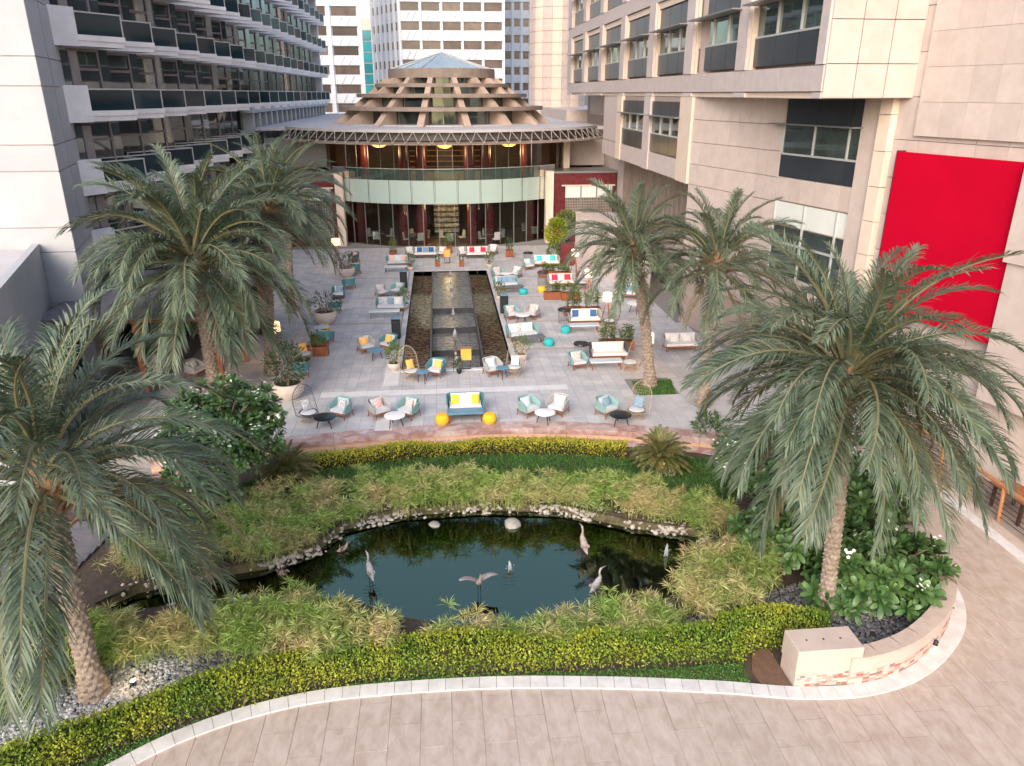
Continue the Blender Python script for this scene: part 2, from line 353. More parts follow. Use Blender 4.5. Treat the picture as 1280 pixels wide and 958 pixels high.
# --- front path of stone slabs
path = tag(MB().prism([(-22, -2), (30, -2), (30, 60), (12.4, 60), (12.4, 14), (11, 12.3), (9, 11.3), (7, 11.0), (4, 11.3), (0, 11.8), (-3, 11.75), (-5, 11.1), (-8, 9.2), (-22, 6)], -1.29, ZG - .012).build('path', m_pathj), kind='structure')
kerb_pts = [(-9.4, 7.2), (-7.4, 9.55), (-5.9, 10.85), (-5.0, 11.43), (-3.77, 11.9), (-2.26, 12.16), (.48, 12.18), (3.07, 11.95), (5.32, 11.62), (6.84, 11.32), (8.34, 11.28), (9.8, 11.72), (11.19, 12.68), (12.0, 13.7), (12.42, 14.9), (12.55, 16.4), (12.5, 18.5)]
kc = [Vector((p[0], p[1], 0)) for p in kerb_pts]
kl = catmull([(p.x, p.y, 0) for p in kc], .345)
def nrm(L, i):
    t = (L[min(i + 1, len(L) - 1)] - L[max(i - 1, 0)]).normalized(); return Vector((-t.y, t.x, 0))
outer_poly = [(p.x, p.y) for p in kl]
slab_m = MB().bbox(-.299, .299, -.599, .599, -.03, 0, .004).mesh('path_slab', m_path)
allp = np.array(outer_poly)
for i in range(-16, 27):
    for j in range(-1, 16):
        x, y = i * .603 + .2, 7.2 + j * 1.203 + (.6 if i % 2 else 0)
        d = np.hypot(allp[:, 0] - x, allp[:, 1] - y); k = int(d.argmin()); nv = nrm(kl, k)
        inside = (Vector((x, y, 0)) - kl[k]).dot(nv)
        if inside > .85 or x > 15.1 or y > 22 or not seen((x, y, ZG), 60): continue
        if inside < -.75: put('path_slab', slab_m, path, (x, y, ZG + random.uniform(-.001, .001))); continue
        R4 = [Vector((x + a * .297, y + b * .597, 0)) for a, b in ((-1, -1), (1, -1), (1, 1), (-1, 1))]; out4 = []
        for q in range(4):                                       # slab cut along the kerb line
            A_, B_ = R4[q], R4[(q + 1) % 4]; da, db = (A_ - kl[k]).dot(nv) - .1, (B_ - kl[k]).dot(nv) - .1
            if da <= 0: out4.append(A_)
            if da * db < 0: out4.append(A_.lerp(B_, da / (da - db)))
        if len(out4) > 2: MB().prism([(q.x - x, q.y - y) for q in out4], -.03, 0).build('path_slab', m_path, path, (x, y, ZG))
kerb = empty('kerb', (0, 12, ZG)); tag(kerb, kind='structure')
for i in range(len(kl) - 1):
    a, b = kl[i], kl[i + 1]; na, nb = nrm(kl, i), nrm(kl, i + 1); t = (b - a).normalized() * .004
    if not seen((a.x, a.y, ZG), 50): continue
    a0, b0, b1, a1 = a + t, b - t, b - t + nb * .33, a + t + na * .33
    MB().prism([(q.x, q.y - 12) for q in (a0, b0, b1, a1)], -.2, .035).build('kerb_stone', m_kerb, kerb)
kr = empty('kerb', (14.85, 15, ZG)); tag(kr, kind='structure')
km = MB().bbox(-.17, .17, -.295, .295, -.2, .03, .005).mesh('kerb_stone', m_kerb)
for j in range(14): put('kerb_stone', km, kr, (0, -1.5 + j * .6, 0))
tag(MB().prism([(15.02, 10), (15.4, 10), (15.4, 26), (15.02, 26)], -1.2, ZG - .002).build('pavement', m_coping), kind='structure')
# --- planted garden bed
bed = [(p.x + nrm(kl, i).x * .3, p.y + nrm(kl, i).y * .3) for i, p in enumerate(kl)]
bed_full = bed + [(12.3, 24), (9, 23.4), (6.7, 23.1), (4.5, 23.6), (2.2, 23.9), (0, 23.9), (-2.2, 23.7), (-4.8, 23.4), (-8, 22.5), (-13, 22), (-13, 8)]
pond_px = [(120, 765), (170, 742), (250, 725), (330, 712), (395, 690), (430, 662), (500, 645), (600, 638), (700, 640), (790, 660), (880, 672), (895, 700), (870, 742), (800, 772), (700, 788), (560, 792), (505, 782), (440, 760), (330, 752), (240, 762), (160, 776)]
ZW = -.62
pond_w = [G(x, y, ZW) for x, y in pond_px]
# bed ring around the pond: triangulated with the pond cut out
import bmesh
from mathutils.geometry import tessellate_polygon
bank = [(x + (x - 0) * .0, y) for x, y in pond_w]
tris = tessellate_polygon([[Vector((x, y, 0)) for x, y in bed_full], [Vector((x, y, 0)) for x, y in reversed(bank)]])
ring = bed_full + list(reversed(bank))
garden = MB(); garden.v = [(x, y, ZG - .03) for x, y in ring]; garden.f = [tuple(t) for t in tris]
tag(garden.build('garden_soil', m_soil), kind='structure')
pb = MB(); n_ = len(pond_w); cx_, cy_ = np.mean(np.array(pond_w), 0)
for f, z in ((1.03, ZG - .02), (1.0, ZW + .02), (.88, -.85), (.55, -1.15)):
    pb.v += [(cx_ + (x - cx_) * f, cy_ + (y - cy_) * f, z) for x, y in pond_w]
for r_ in range(3):
    for i in range(n_): pb.f.append((r_ * n_ + i, r_ * n_ + (i + 1) % n_, r_ * n_ + n_ + (i + 1) % n_, r_ * n_ + n_ + i))
pb.f.append(tuple(3 * n_ + i for i in range(n_)))
tag(pb.build('pond_bed', m_pondbed, smooth=True), kind='structure')
fj = (*G(637, 713, ZW), ZW); fj2 = (*G(833, 695, ZW), ZW)
m_pond = water('pond_water', (.74, .78, .58), .16, (.014, .05, .036), 3.2, .2, [fj, (*G(463, 727, ZW), ZW)], gcol=(.17, .21, .14))
tag(MB().add([(cx_ + (x - cx_) * 1.015, cy_ + (y - cy_) * 1.015, ZW) for x, y in pond_w], [tuple(range(n_))]).build('pond_water', m_pond), kind='structure')
# ============================================================ THE TERRACE
edge = [(-9.5, 22.6), (-6.6, 23.3), (-4.72, 23.69), (-2.2, 24.0), (0, 24.16), (2.24, 24.16), (4.47, 23.9), (6.64, 23.42), (8.3, 22.9), (10, 22.2)]
el = catmull([(x, y, 0) for x, y in edge], .3)
ter = tag(MB().prism([(p.x, p.y + .5) for p in el] + [(12, 24), (14.6, 26), (13.6, 37), (13.6, 62), (2.9, 62), (2.9, 30.5), (-1.9, 30.5), (-1.9, 62), (-15, 62), (-15, 24)], -1.2, -.012).build('terrace', m_joint), kind='structure')
tag(MB().box(-1.9, 2.9, 49.75, 62, -1.2, -.012).build('terrace_joint_bed', m_joint, ter), kind='structure')
TX, TY = .453, .603
tm = MB().bbox(-TX / 2 + .005, TX / 2 - .005, -TY / 2 + .005, TY / 2 - .005, -.02, 0, .003).mesh('tile', m_tile)
rest = MB(); cand = []
ea = np.array([(p.x, p.y) for p in el])
for i in range(-28, 34):
    for j in range(0, 65):
        x, y = .5 + (i + .5) * TX, 22.9 + j * TY
        if -2.15 < x < 3.15 and 30.2 < y < 49.95: continue
        if y > 58.2 or x < -11.5: continue
        wallx = 12.0 + max(0, (36.8 - y)) * .24
        if x > wallx - .1: continue
        k = np.abs(ea[:, 0] - x).argmin()
        if y < ea[k, 1] + .33: continue
        if 7.5 < x < 9.2 and 26.8 < y < 28.4: continue
        px = proj((x, y, 0)); c = (y, x)
        if not (330 < px[0] < 960 and 280 < px[1] < 560): 
            rest.box(x - TX / 2 + .005, x + TX / 2 - .005, y - TY / 2 + .005, y + TY / 2 - .005, -.02, 0); continue
        cand.append(c)
cand.sort()
for n2, (y, x) in enumerate(cand):
    if n2 < 300: put('tile', tm, ter, (x, y, random.uniform(-.001, .001)))
    else: rest.add([(x - TX / 2 + .005, y - TY / 2 + .005, 0), (x + TX / 2 - .005, y - TY / 2 + .005, 0), (x + TX / 2 - .005, y + TY / 2 - .005, 0), (x - TX / 2 + .005, y + TY / 2 - .005, 0)], [(0, 1, 2, 3)])
m_tile2 = M('terrace_stone_far', (.43, .42, .43), (.56, .545, .54), 1.1, .55, island=.07)
tag(rest.build('tile_field', m_tile2, ter), kind='stuff')
# pale inlaid bands and dark drain slots
bands = MB()
x = -4.9
while x < 4.4:
    wdt = random.choice((.6, .75, .9))
    bands.box(x, x + wdt - .01, 27.75, 28.25, -.004, .004); x += wdt
bands_o = tag(bands.build('pale_band', m_white_st, ter), kind='stuff')
b2 = MB()
for j in range(12):
    y = 24.4 + j * .62
    b2.add([(-2.55 - .0 * y, y, .005), (-1.95, y, .005), (-1.95, y + .61, .005), (-2.55, y + .61, .005)], [(0, 1, 2, 3)]) if not 27.1 < y < 28.3 else None
tag(b2.build('pale_band', m_white_st, ter), kind='stuff')
for (x0, x1, y) in ((-7, -2.2, 52.6), (-7, -2.2, 47.9), (-6.8, -2.2, 42.8), (-6.6, -2.2, 37.7), (3.2, 11.5, 52.4), (3.2, 10.5, 47.5), (3.2, 10, 42.4), (3.2, 10, 37.3), (3.2, 11.5, 32.8)):
    MB().box(x0, x1, y, y + .16, -.003, .005).build('drain_slot', m_pinkdk, ter)
# marble steps along the curved front edge
steps = empty('marble_steps', (0, 24, 0), label='curved red marble steps edging the terrace above the yellow hedge', cat='steps')
sl_ = catmull([(x, y, 0) for x, y in edge], 1.15)
m_lit = M('step_riser', (.72, .48, .33), (.64, .40, .27), 3, .5)  # warm glow of the under-nosing step light painted into the riser colour
for i in range(len(sl_) - 1):
    a, b = sl_[i], sl_[i + 1]; na, nb = nrm(sl_, i), nrm(sl_, i + 1); t = (b - a).normalized() * .004
    def quad(o0, o1): return [(q.x, q.y - 24) for q in (a + t + na * o0, b - t + nb * o0, b - t + nb * o1, a + t + na * o1)]
    MB().prism(quad(.0, .62), -.2, .004).build('step_tread', m_marble, steps)
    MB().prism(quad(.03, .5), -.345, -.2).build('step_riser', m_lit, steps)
    MB().prism(quad(-.42, .45), -.8, -.347).build('lower_tread', m_marble, steps)
# ============================================================ CASCADE POOL
pool = empty('cascade_pool', (.5, 40, 0), label='long stepped cascade pool with brown pebble channels down the terrace middle', cat='pool')
P0 = 40
MB().box(-2.4, 2.4, -9.45, 9.75, -1.25, -1.12).build('pool_floor', m_darkst, pool)
for sx in (-1, 1): MB().box(min(sx * 1.2, sx * 2.4), max(sx * 1.2, sx * 2.4), -9.45, 9.75, -1.1, -.36).build('channel_bed', m_poolbed, pool)
for (x0, x1, y0, y1) in ((-2.65, -2.4, -9.7, 9.95), (2.4, 2.65, -9.7, 9.95)):
    for k in range(24):
        h = (y1 - y0) / 24; MB().bbox(x0, x1, y0 + k * h + .003, y0 + (k + 1) * h - .003, -1.1, .03, .008).build('coping', m_tile, pool)
for (y0, y1) in ((-9.7, -9.45), (9.75, 9.95)):
    for k in range(8): MB().bbox(-2.4 + k * .6 + .003, -2.4 + (k + 1) * .6 - .003, y0, y1, -1.1, .03, .008).build('coping', m_white_st if y0 < 0 else m_tile, pool)
for sx in (-1, 1): MB().box(min(sx * 1.12, sx * 1.2), max(sx * 1.12, sx * 1.2), -9.44, 9.74, -1.1, -.02).build('channel_wall', m_darkst, pool)
lev = [(9.74, .55, -.04), (.5, -2.4, -.28), (-2.45, -5.35, -.52), (-5.4, -8.6, -.76)]
m_chan = water('channel_water', (.95, .92, .86), 0., (0, 0, 0), 4.5, 1., rough=.08, gcol=(.55, .5, .45), bd=.3)
m_casw = water('cascade_water', (.92, .94, .95), .2, (.42, .42, .42), 4, 1., rough=.22, gcol=(.38, .4, .42), bd=.25)
for k, (y1, y0, z) in enumerate(lev):
    st = MB().box(-1.12, 1.12, y0, y1, -1.1, z - .07).build('cascade_step', m_cascbed, pool)
    MB().box(-1.12, 1.12, y0 - .05, y0, -1.1, z - .02).build('step_lip', m_darkst, st)
    MB().add([(-1.12, y0, z), (1.12, y0, z), (1.12, y1, z), (-1.12, y1, z)], [(0, 1, 2, 3)]).build('water_sheet', m_casw, st)
MB().box(-1.12, 1.12, -9.44, -8.66, -1.1, -.98).build('basin_floor', m_cascbed, pool)
for sx in (-1, 1):
    MB().add([(sx * 1.2, -9.44, -.16), (sx * 2.4, -9.44, -.16), (sx * 2.4, 9.74, -.16), (sx * 1.2, 9.74, -.16)], [(0, 1, 2, 3) if sx > 0 else (3, 2, 1, 0)]).build('channel_water', m_chan, pool)
def jet(name, x, y, z, h, label, group=None, cat='fountain jet'):
    pts = []; m = MB()
    for k in range(14):
        a = random.uniform(0, 6.28); rr = random.uniform(.02, .16) * h; hh = h * random.uniform(.4, 1)
        m.tube([(0, 0, 0), (rr * .4 * math.cos(a), rr * .4 * math.sin(a), hh), (rr * math.cos(a), rr * math.sin(a), hh * .75), (rr * 1.8 * math.cos(a), rr * 1.8 * math.sin(a), .0)], [.008, .012, .01, .004], 4)
    for k in range(30):
        a = random.uniform(0, 6.28); rr = random.uniform(.05, .45) * h; zz = random.uniform(0, h) * (1 - rr / h)
        m.lathe([(0, -.008), (.011, 0), (0, .008)], 5, (rr * math.cos(a), rr * math.sin(a), zz))
    return tag(m.build(name, m_jet, None, (x, y, z), smooth=True), label, cat, group)
for k, (px, py, h) in enumerate([(563, 346, .3), (564, 354, .3), (565, 363, .32), (566.5, 374, .32), (568.5, 391, .42), (569.5, 412, .42), (571, 436, .42)]):
    x, y = G(px, py, -.15); zz = [-.04, -.04, -.04, -.04, -.28, -.52, -.76][k]
    jet('fountain_jet', .5, y, zz, h, 
        ('small bubbling water jet in the row of four on the uppermost cascade basin' if k < 4 else ['bubbling water jet on the second cascade step', 'bubbling water jet on the third cascade step', 'bubbling water jet on the lowest cascade step by the amber lantern'][k - 4]), 'cascade water jets')
jet('fountain_jet', *fj, .28, 'low water jet making ring ripples beside the winged heron', 'pond water jets')
jet('fountain_jet', *fj2, .4, 'thin water jet near the bank by the bright reed clump', 'pond water jets')
# lawn patch round the palm, garden lawn
lawn_polys = [[(7.5, 26.82), (8.95, 26.85), (9.18, 28.39), (7.54, 28.3)]]
gb = [(-6.2, 21.8), (-4.7, 22.25), (-2.2, 22.8), (1, 22.95), (3.7, 22.75), (6.2, 22.1), (8.6, 22.0), (9.3, 19.8), (8.0, 18.9), (5.5, 20.0), (2.5, 20.5), (-.5, 20.9), (-2.6, 20.6), (-5, 19.2), (-7, 18.9), (-8, 20.2)]
lawn_polys.append(gb)
tag(MB().prism(lawn_polys[0], -.02, .006).build('lawn_soil', m_soil), kind='structure')
def grass(poly, n, z, hmin, hmax, mat, name):
    P = scatter(poly, n); P3 = np.c_[P, np.full(n, z)]; D = np.random.normal(size=(n, 3)) * .8; D[:, 2] = np.abs(D[:, 2]) + .4
    V, Q = leaves(P3, D, np.random.uniform(hmin, hmax, n), np.random.uniform(.015, .035, n))
    return tag(put(name, fast(name, V, Q, mat)), kind='stuff')
tag(grass(lawn_polys[0], 5000, .0, .05, .09, m_grass, 'lawn_grass'), 'square of green lawn round the palm trunk on the terrace', 'grass')
tag(grass(gb, 42000, ZG - .03, .06, .14, m_grass, 'ground_cover'), 'low dark green ground cover between yellow hedge and pond reeds', 'ground cover')
# pebble beds
t_ = (1 + 5 ** .5) / 2
ICO = unit(np.array([(-1, t_, 0), (1, t_, 0), (-1, -t_, 0), (1, -t_, 0), (0, -1, t_), (0, 1, t_), (0, -1, -t_), (0, 1, -t_), (t_, 0, -1), (t_, 0, 1), (-t_, 0, -1), (-t_, 0, 1)], float))
ICF = np.array([(0, 11, 5), (0, 5, 1), (0, 1, 7), (0, 7, 10), (0, 10, 11), (1, 5, 9), (5, 11, 4), (11, 10, 2), (10, 7, 6), (7, 1, 8), (3, 9, 4), (3, 4, 2), (3, 2, 6), (3, 6, 8), (3, 8, 9), (4, 9, 5), (2, 4, 11), (6, 2, 10), (8, 6, 7), (9, 8, 1)])
def pebbles(name, P, z, r0, r1, mat, label, cat='pebbles', flat=.6):
    n = len(P); r = np.random.uniform(r0, r1, (n, 1, 1)); sc_ = np.random.uniform(.7, 1.3, (n, 1, 3)); sc_[:, :, 2] *= flat
    an = np.random.rand(n) * 6.28; c, s = np.cos(an), np.sin(an)
    V = ICO[None] * sc_ * r; X = V[:, :, 0] * c[:, None] - V[:, :, 1] * s[:, None]; Y = V[:, :, 0] * s[:, None] + V[:, :, 1] * c[:, None]
    zz = np.broadcast_to(np.asarray(z, float), (n,)) + np.random.rand(n) * r1 * .7
    V = np.stack([X + P[:, 0:1], Y + P[:, 1:2], V[:, :, 2] + zz[:, None]], 2)
    Q = (ICF[None] + (np.arange(n) * 12)[:, None, None]).reshape(-1, 3)
    return tag(put(name, fast(name, V, Q, mat, True)), label, cat, kind='stuff')
def pxpoly(pts, z): return [G(x, y, z) for x, y in pts]
PL = pxpoly([(-40, 905), (60, 850), (140, 815), (215, 812), (260, 815), (235, 850), (150, 890), (60, 925), (-40, 965)], ZG)
pebbles('pebble_bed', scatter(PL, 3600), ZG - .02, .028, .06, m_peb, 'bed of pale grey pebbles round the leaning palm trunk')
PD = pxpoly([(205, 810), (330, 806), (480, 800), (480, 822), (330, 838), (225, 850)], ZG)
pebbles('pebble_bed', scatter(PD, 2200), ZG - .02, .028, .06, m_pebd, 'bed of dark pebbles between the reeds and the clipped hedge')
PR = pxpoly([(830, 790), (880, 765), (950, 740), (1010, 725), (1050, 740), (1180, 735), (1200, 760), (1150, 800), (1075, 828), (1010, 800), (960, 790), (900, 795)], ZG)
pebbles('pebble_bed', scatter(PR, 4200), ZG - .02, .028, .058, m_pebd, 'bed of blue grey pebbles inside the curved planter wall')
rim = []; rz_ = []
pw = pond_w + [pond_w[0]]
for i in range(len(pw) - 1):
    a, b = np.array(pw[i]), np.array(pw[i + 1]); back = 3 <= i <= 11
    for k in range(int(np.linalg.norm(b - a) * (105 if back else 26))):
        q = a + (b - a) * random.random(); o = (q - np.array([cx_, cy_])); o /= np.linalg.norm(o) + 1e-6
        if math.sin(q[0] * 2.3) + math.sin(q[1] * 3.1 + q[0]) < -.1 and random.random() < .8: continue
        of_ = random.triangular(-.3, .6, .05); rim.append(q + o * of_); rz_.append(ZW - .04 + .22 * min(1, max(0, (of_ + .2) / .45)))
rim = np.array(rim)
pebbles('bank_stones', rim, np.array(rz_), .025, .085, m_pebw, 'rim of white stones along the pond bank below the reeds', 'stones', .8)
bs = scatter(pond_w, 1500); dd = np.array([min(np.hypot(*(np.array(q) - p)) for q in pond_w) for p in bs])
bs = bs[dd < 1.0]; pebbles('pond_bed_stones', bs, -.83, .05, .13, m_pondbed, 'brown stones seen under the shallow pond water', 'stones')
def rock(x, y, z, r, mat, label, sz=.7):
    m = MB(); pr = [(0.001, -.5), (.8, -.3), (1, .1), (.75, .55), (.3, .8), (.001, .85)]; m.lathe(pr, 9)
    m.v = [(a * r * random.uniform(.82, 1.18), b * r * random.uniform(.7, 1.0), c * r * sz) for a, b, c in m.v]
    return tag(m.build('boulder', mat, None, (x, y, z), random.uniform(0, 3), True), label, 'boulder', 'boulders in the pond')
rock(*G(640, 656, ZW), ZW, .30, m_rock, 'large pale boulder at the pond edge below the ground cover')
rock(*G(543, 656, ZW), ZW, .20, m_rock, 'small flat grey stone by the bank beside the large boulder', .4)
rock(*G(704, 790, ZW), ZW + .1, .3, m_rock, 'flat slate grey rock in front reeds behind the clipped hedge', .4)
rock(*G(786, 768, ZW), ZW, .2, m_rock, 'pointed grey rock at the end of the thin front reeds', .6)
rock(*G(727, 692, ZW), ZW - .02, .24, m_darkst, 'black flat rock under the heron standing by far bank', .35)
rock(*G(738, 727, ZW), ZW - .02, .2, m_darkst, 'black low rock in the water beside the white heron', .3)
# planter wall on the right
pwll = empty('planter_wall', (9.5, 12.5, ZG), label='curved cream planter wall with red brick mosaic round the big palm bed', cat='planter wall')
i0 = min(range(len(kl)), key=lambda i: (kl[i] - Vector((7.9, 11.3, 0))).length)
wl = [kl[i] + nrm(kl, i) * .34 for i in range(i0, len(kl) - 3)]
wall, = (MB(),); cap = None
def strip(L, o0, o1, z0, z1):
    m = MB(); n = len(L)
    for i, p in enumerate(L):
        nv = nrm(L, i)
        for o, z in ((o0, z0), (o1, z0), (o1, z1), (o0, z1)): m.v.append((p.x + nv.x * o - 9.5, p.y + nv.y * o - 12.5, z))
    for i in range(n - 1):
        for k in range(4): m.f.append((i * 4 + k, i * 4 + (k + 1) % 4, i * 4 + 4 + (k + 1) % 4, i * 4 + 4 + k))
    m.f += [(3, 2, 1, 0), tuple((n - 1) * 4 + k for k in range(4))]
    return m
strip(wl, .0, .26, -.1, .62).build('wall_body', m_cream, pwll)
for i in range(0, len(wl) - 2, 2): strip(wl[i:i + 3], -.02, .34, .622, .69).build('coping_stone', m_coping, pwll)
mos = MB()
for r_ in range(6):
    L = wl; s0 = random.random() * .2
    for i in range(len(L) - 1):
        a, b = L[i], L[i + 1]; na, nb = nrm(L, i), nrm(L, i + 1)
        for h in range(2):
            f0, f1 = h * .5 + .015, h * .5 + .485
            p, q = a.lerp(b, f0), a.lerp(b, f1); n1 = na.lerp(nb, f0); n2 = na.lerp(nb, f1)
            z0 = .02 + r_ * .052; z1 = z0 + .046; e = random.uniform(.006, .016)
            mos.add([(p.x - n1.x * e - 9.5, p.y - n1.y * e - 12.5, z0), (q.x - n2.x * e - 9.5, q.y - n2.y * e - 12.5, z0), (q.x - n2.x * e - 9.5, q.y - n2.y * e - 12.5, z1), (p.x - n1.x * e - 9.5, p.y - n1.y * e - 12.5, z1),
                     (p.x + n1.x * .01 - 9.5, p.y + n1.y * .01 - 12.5, z1), (q.x + n2.x * .01 - 9.5, q.y + n2.y * .01 - 12.5, z1)], [(0, 1, 2, 3), (3, 2, 5, 4)])
tag(mos.build('mosaic_bricks', m_mos, pwll), kind='stuff')
pil = MB().bbox(6.84 - 9.5, 8.22 - 9.5, 11.62 - 12.5, 12.3 - 12.5, .36, .92, .012).build('pillar_block', m_cream, pwll)
MB().box(6.86 - 9.5, 8.2 - 9.5, 11.64 - 12.5, 12.28 - 12.5, -.1, .358).build('pillar_base', m_cream, pwll)
mm_ = MB()
for r_ in range(6):
    for k in range(12):
        x0 = 6.85 - 9.5 + k * .113 + (r_ % 2) * .03; e = random.uniform(.004, .014); y_ = 11.64 - 12.5 - e
        mm_.add([(x0, y_, .03 + r_ * .054), (x0 + .105, y_, .03 + r_ * .054), (x0 + .105, y_, .078 + r_ * .054), (x0, y_, .078 + r_ * .054), (x0, y_ + .02, .078 + r_ * .054), (x0 + .105, y_ + .02, .078 + r_ * .054)], [(0, 1, 2, 3), (3, 2, 5, 4)])
tag(mm_.build('mosaic_bricks', m_mos, pwll), kind='stuff')
for k in range(3): MB().lathe([(.022, 0), (.022, .006), (.001, .007)], 8, (7.15 - 9.5 + k * .36, 11.95 - 12.5, .92)).build('socket', m_black, pwll)
tag(MB().prism([(6.25, 11.68), (6.83, 11.68), (6.83, 12.9), (6.4, 12.7), (6.2, 12.2)], ZG - .03, ZG + .02).build('bare_soil', m_redsoil), kind='structure')
def wall_light(i, nm):
    p = wl[i]; nv = nrm(wl, i); q = p - nv * .05
    e = empty('wall_light', (q.x, q.y, ZG + .16), math.atan2(nv.y, nv.x), 'small black down light low on the curved planter wall', 'wall light')
    MB().lathe([(.05, 0), (.055, .1), (.03, .13), (.001, .135)], 10).build('housing', m_black, e, smooth=True)
    MB().lathe([(.001, -.012), (.04, -.01), (.04, -.002)], 10).build('lens', m_spot, e)
wall_light(8, 0)
# ============================================================ BUILDINGS
def at(parent, x, y, z): L = parent.location; return (x - L.x, y - L.y, z - L.z)
# ---------------------------------------------------------------- left hotel wing
X0, HP, BP, SA = -15.8, 3.0, 3.75, rad(30)
hotel = empty('hotel_wing', (-16, 37.4, 0), label='long hotel wing with sawtooth glass balconies and white concrete bands', cat='building')
bw = BP / math.cos(SA); th = rad(90) - SA
MB().box(-45, X0 - 3.2, 37.4, 106, 0, 34).build('wall', m_brown, hotel, w=True)
MB().box(-45, X0 + 1.2, 105.7, 106.5, 0, 34).build('end_wall', m_white2, hotel, w=True)
B = {}
B['slab'] = MB().box(0, bw, 0, 2.6, -1.12, -.9).box(.04, bw - .04, .06, 2.6, -1.34, -1.12).mesh('balcony_slab', m_white2)
B['glass'] = MB().box(.05, bw - .05, .05, .07, -.9, -.06).mesh('rail_glass', m_railgl)
B['sideglass'] = MB().box(bw - .07, bw - .05, .08, 1.3, -.9, -.06).mesh('side_glass', m_railgl)
B['rail'] = MB().box(.02, bw - .02, .02, .1, -.055, 0).box(bw - .1, bw - .02, .1, 1.3, -.055, 0).box(.02, .07, .03, .09, -.9, -.055).box(bw - .08, bw - .02, .03, .09, -.9, -.055).mesh('rail', m_alu)
B['column'] = MB().box(-.05, .42, .35, 2.7, -.9, HP - 1.34).mesh('column', m_brown)
B['window'] = MB().box(.5, bw + .5, 1.95, 2.0, -.9, HP - 1.34).mesh('window', m_winL)
B['mull'] = MB().box(.5, bw, 1.88, 1.95, .75, .87).box(1.75, 1.85, 1.88, 1.95, -.9, .75).box(.5, .58, 1.88, 1.95, -.9, HP - 1.34).box(bw - .1, bw, 1.88, 1.95, -.9, HP - 1.34).box(.5, bw, 1.88, 1.95, HP - 1.46, HP - 1.34).mesh('window_frame', m_brown)
B['solid'] = MB().box(1.6, bw * .98, .0, .2, -1.5, .15).mesh('parapet', m_white2)
NB = 19
for k in range(NB):
    y0 = 34.35 + k * BP
    for r in range(-4, 6):
        zr = 11.2 + r * HP
        mid = (X0 + .7, y0 + BP / 2, zr)
        if not seen(mid, 90) or zr < -1: continue
        if r < 0 and k >= 8: continue
        loc = at(hotel, X0, y0, zr); R3 = (0, 0, th)
        put('balcony_slab', B['slab'], hotel, loc, R3); put('column', B['column'], hotel, loc, R3)
        wn = put('window', B['window'], hotel, loc, R3); put('window_frame', B['mull'], wn)
        g = put('rail_glass', B['glass'], hotel, loc, R3); put('side_glass', B['sideglass'], g); put('rail', B['rail'], g)
for r in range(-4, 4):                                        # solid corner parapets and corner glazing beside the white tower
    zr = 11.2 + r * HP
    if zr < 0: continue
    loc = at(hotel, X0, 34.35, zr)
    MB().box(.6, 2.0, -.03, .35, -1.36, .12).build('parapet', m_white2, hotel, loc, th)
    MB().box(.6, 1.75, .5, .55, .12, HP - 1.52).build('corner_window', m_winL, hotel, loc, th)
    MB().box(1.75, 2.15, .45, .9, .12, HP - 1.52).build('corner_column', m_brown, hotel, loc, th)
# white colonnade above the pavilion roof
for k in range(18):
    y = 63.5 + k * 2.35
    MB().box(-15.0, -14.2, y, y + .55, 5, 9.6).build('colonnade_fin', m_white, hotel, w=True)
MB().box(-15.6, -15.0, 62.8, 106, 5, 9.7).build('colonnade_glass', m_winL, hotel, w=True)
MB().box(-15.6, -14.05, 62.8, 106, 9.6, 10.0).build('colonnade_beam', m_white, hotel, w=True)
# ---------------------------------------------------------------- white corner tower
tw = empty('corner_tower', (-17, 32, 0), label='blank white tower block standing before the balconied hotel wing', cat='building')
ca, cb = (-14.3, 31.0), (-15.95, 37.4)
MB().prism([(-34, 31.06), (ca[0] - .06, 31.06), (cb[0] - .06, 37.3), (-34, 37.3)], 0, 24).build('core', m_pinkgrey, tw, w=True)
zj = [-.35, 2.2, 3.15, 5.2, 6.15, 8.25, 9.2, 11.25, 12.25, 14.25, 15.25, 17.3, 20.3, 24]
for z0, z1 in zip(zj, zj[1:]):
    MB().box(-34, ca[0] - .01, 31.0, 31.06, z0 + .02, z1 - .02).build('wall_panel', m_white, tw, w=True)
    for f0, f1 in ((0, .36), (.36, 1)):
        a = (ca[0] + (cb[0] - ca[0]) * f0, ca[1] + (cb[1] - ca[1]) * f0); b = (ca[0] + (cb[0] - ca[0]) * f1, ca[1] + (cb[1] - ca[1]) * f1)
        MB().prism([(a[0] - .06, a[1] + .012 + .02), (a[0], a[1] + .02), (b[0], b[1] - .015), (b[0] - .06, b[1] - .015)], z0 + .02, z1 - .02).build('wall_panel', m_white, tw, w=True)
for z in (3.6, 6.6, 9.65): MB().prism([(-15.55, 35.9), (-15.48, 35.9), (-15.86, 37.35), (-15.93, 37.35)], z, z + 1.75).build('window', m_winL, tw, w=True)
lb = empty('low_annex', (-18, 29, 0), label='low white flat roofed annex in front of the blank tower', cat='building')
MB().prism([(-34, 22.0), (-12.75, 22.0), (-15.6, 30.95), (-34, 30.95)], -.4, 5.3).build('wall', m_white, lb, w=True)
MB().prism([(-34, 22.2), (-13.0, 22.2), (-15.8, 30.9), (-34, 30.9)], 5.3, 5.32).build('roof', m_roof, lb, w=True)
MB().prism([(-13.0, 22.0), (-12.73, 22.0), (-15.58, 30.94), (-15.85, 30.94)], 5.32, 5.55).build('parapet', m_white, lb, w=True)
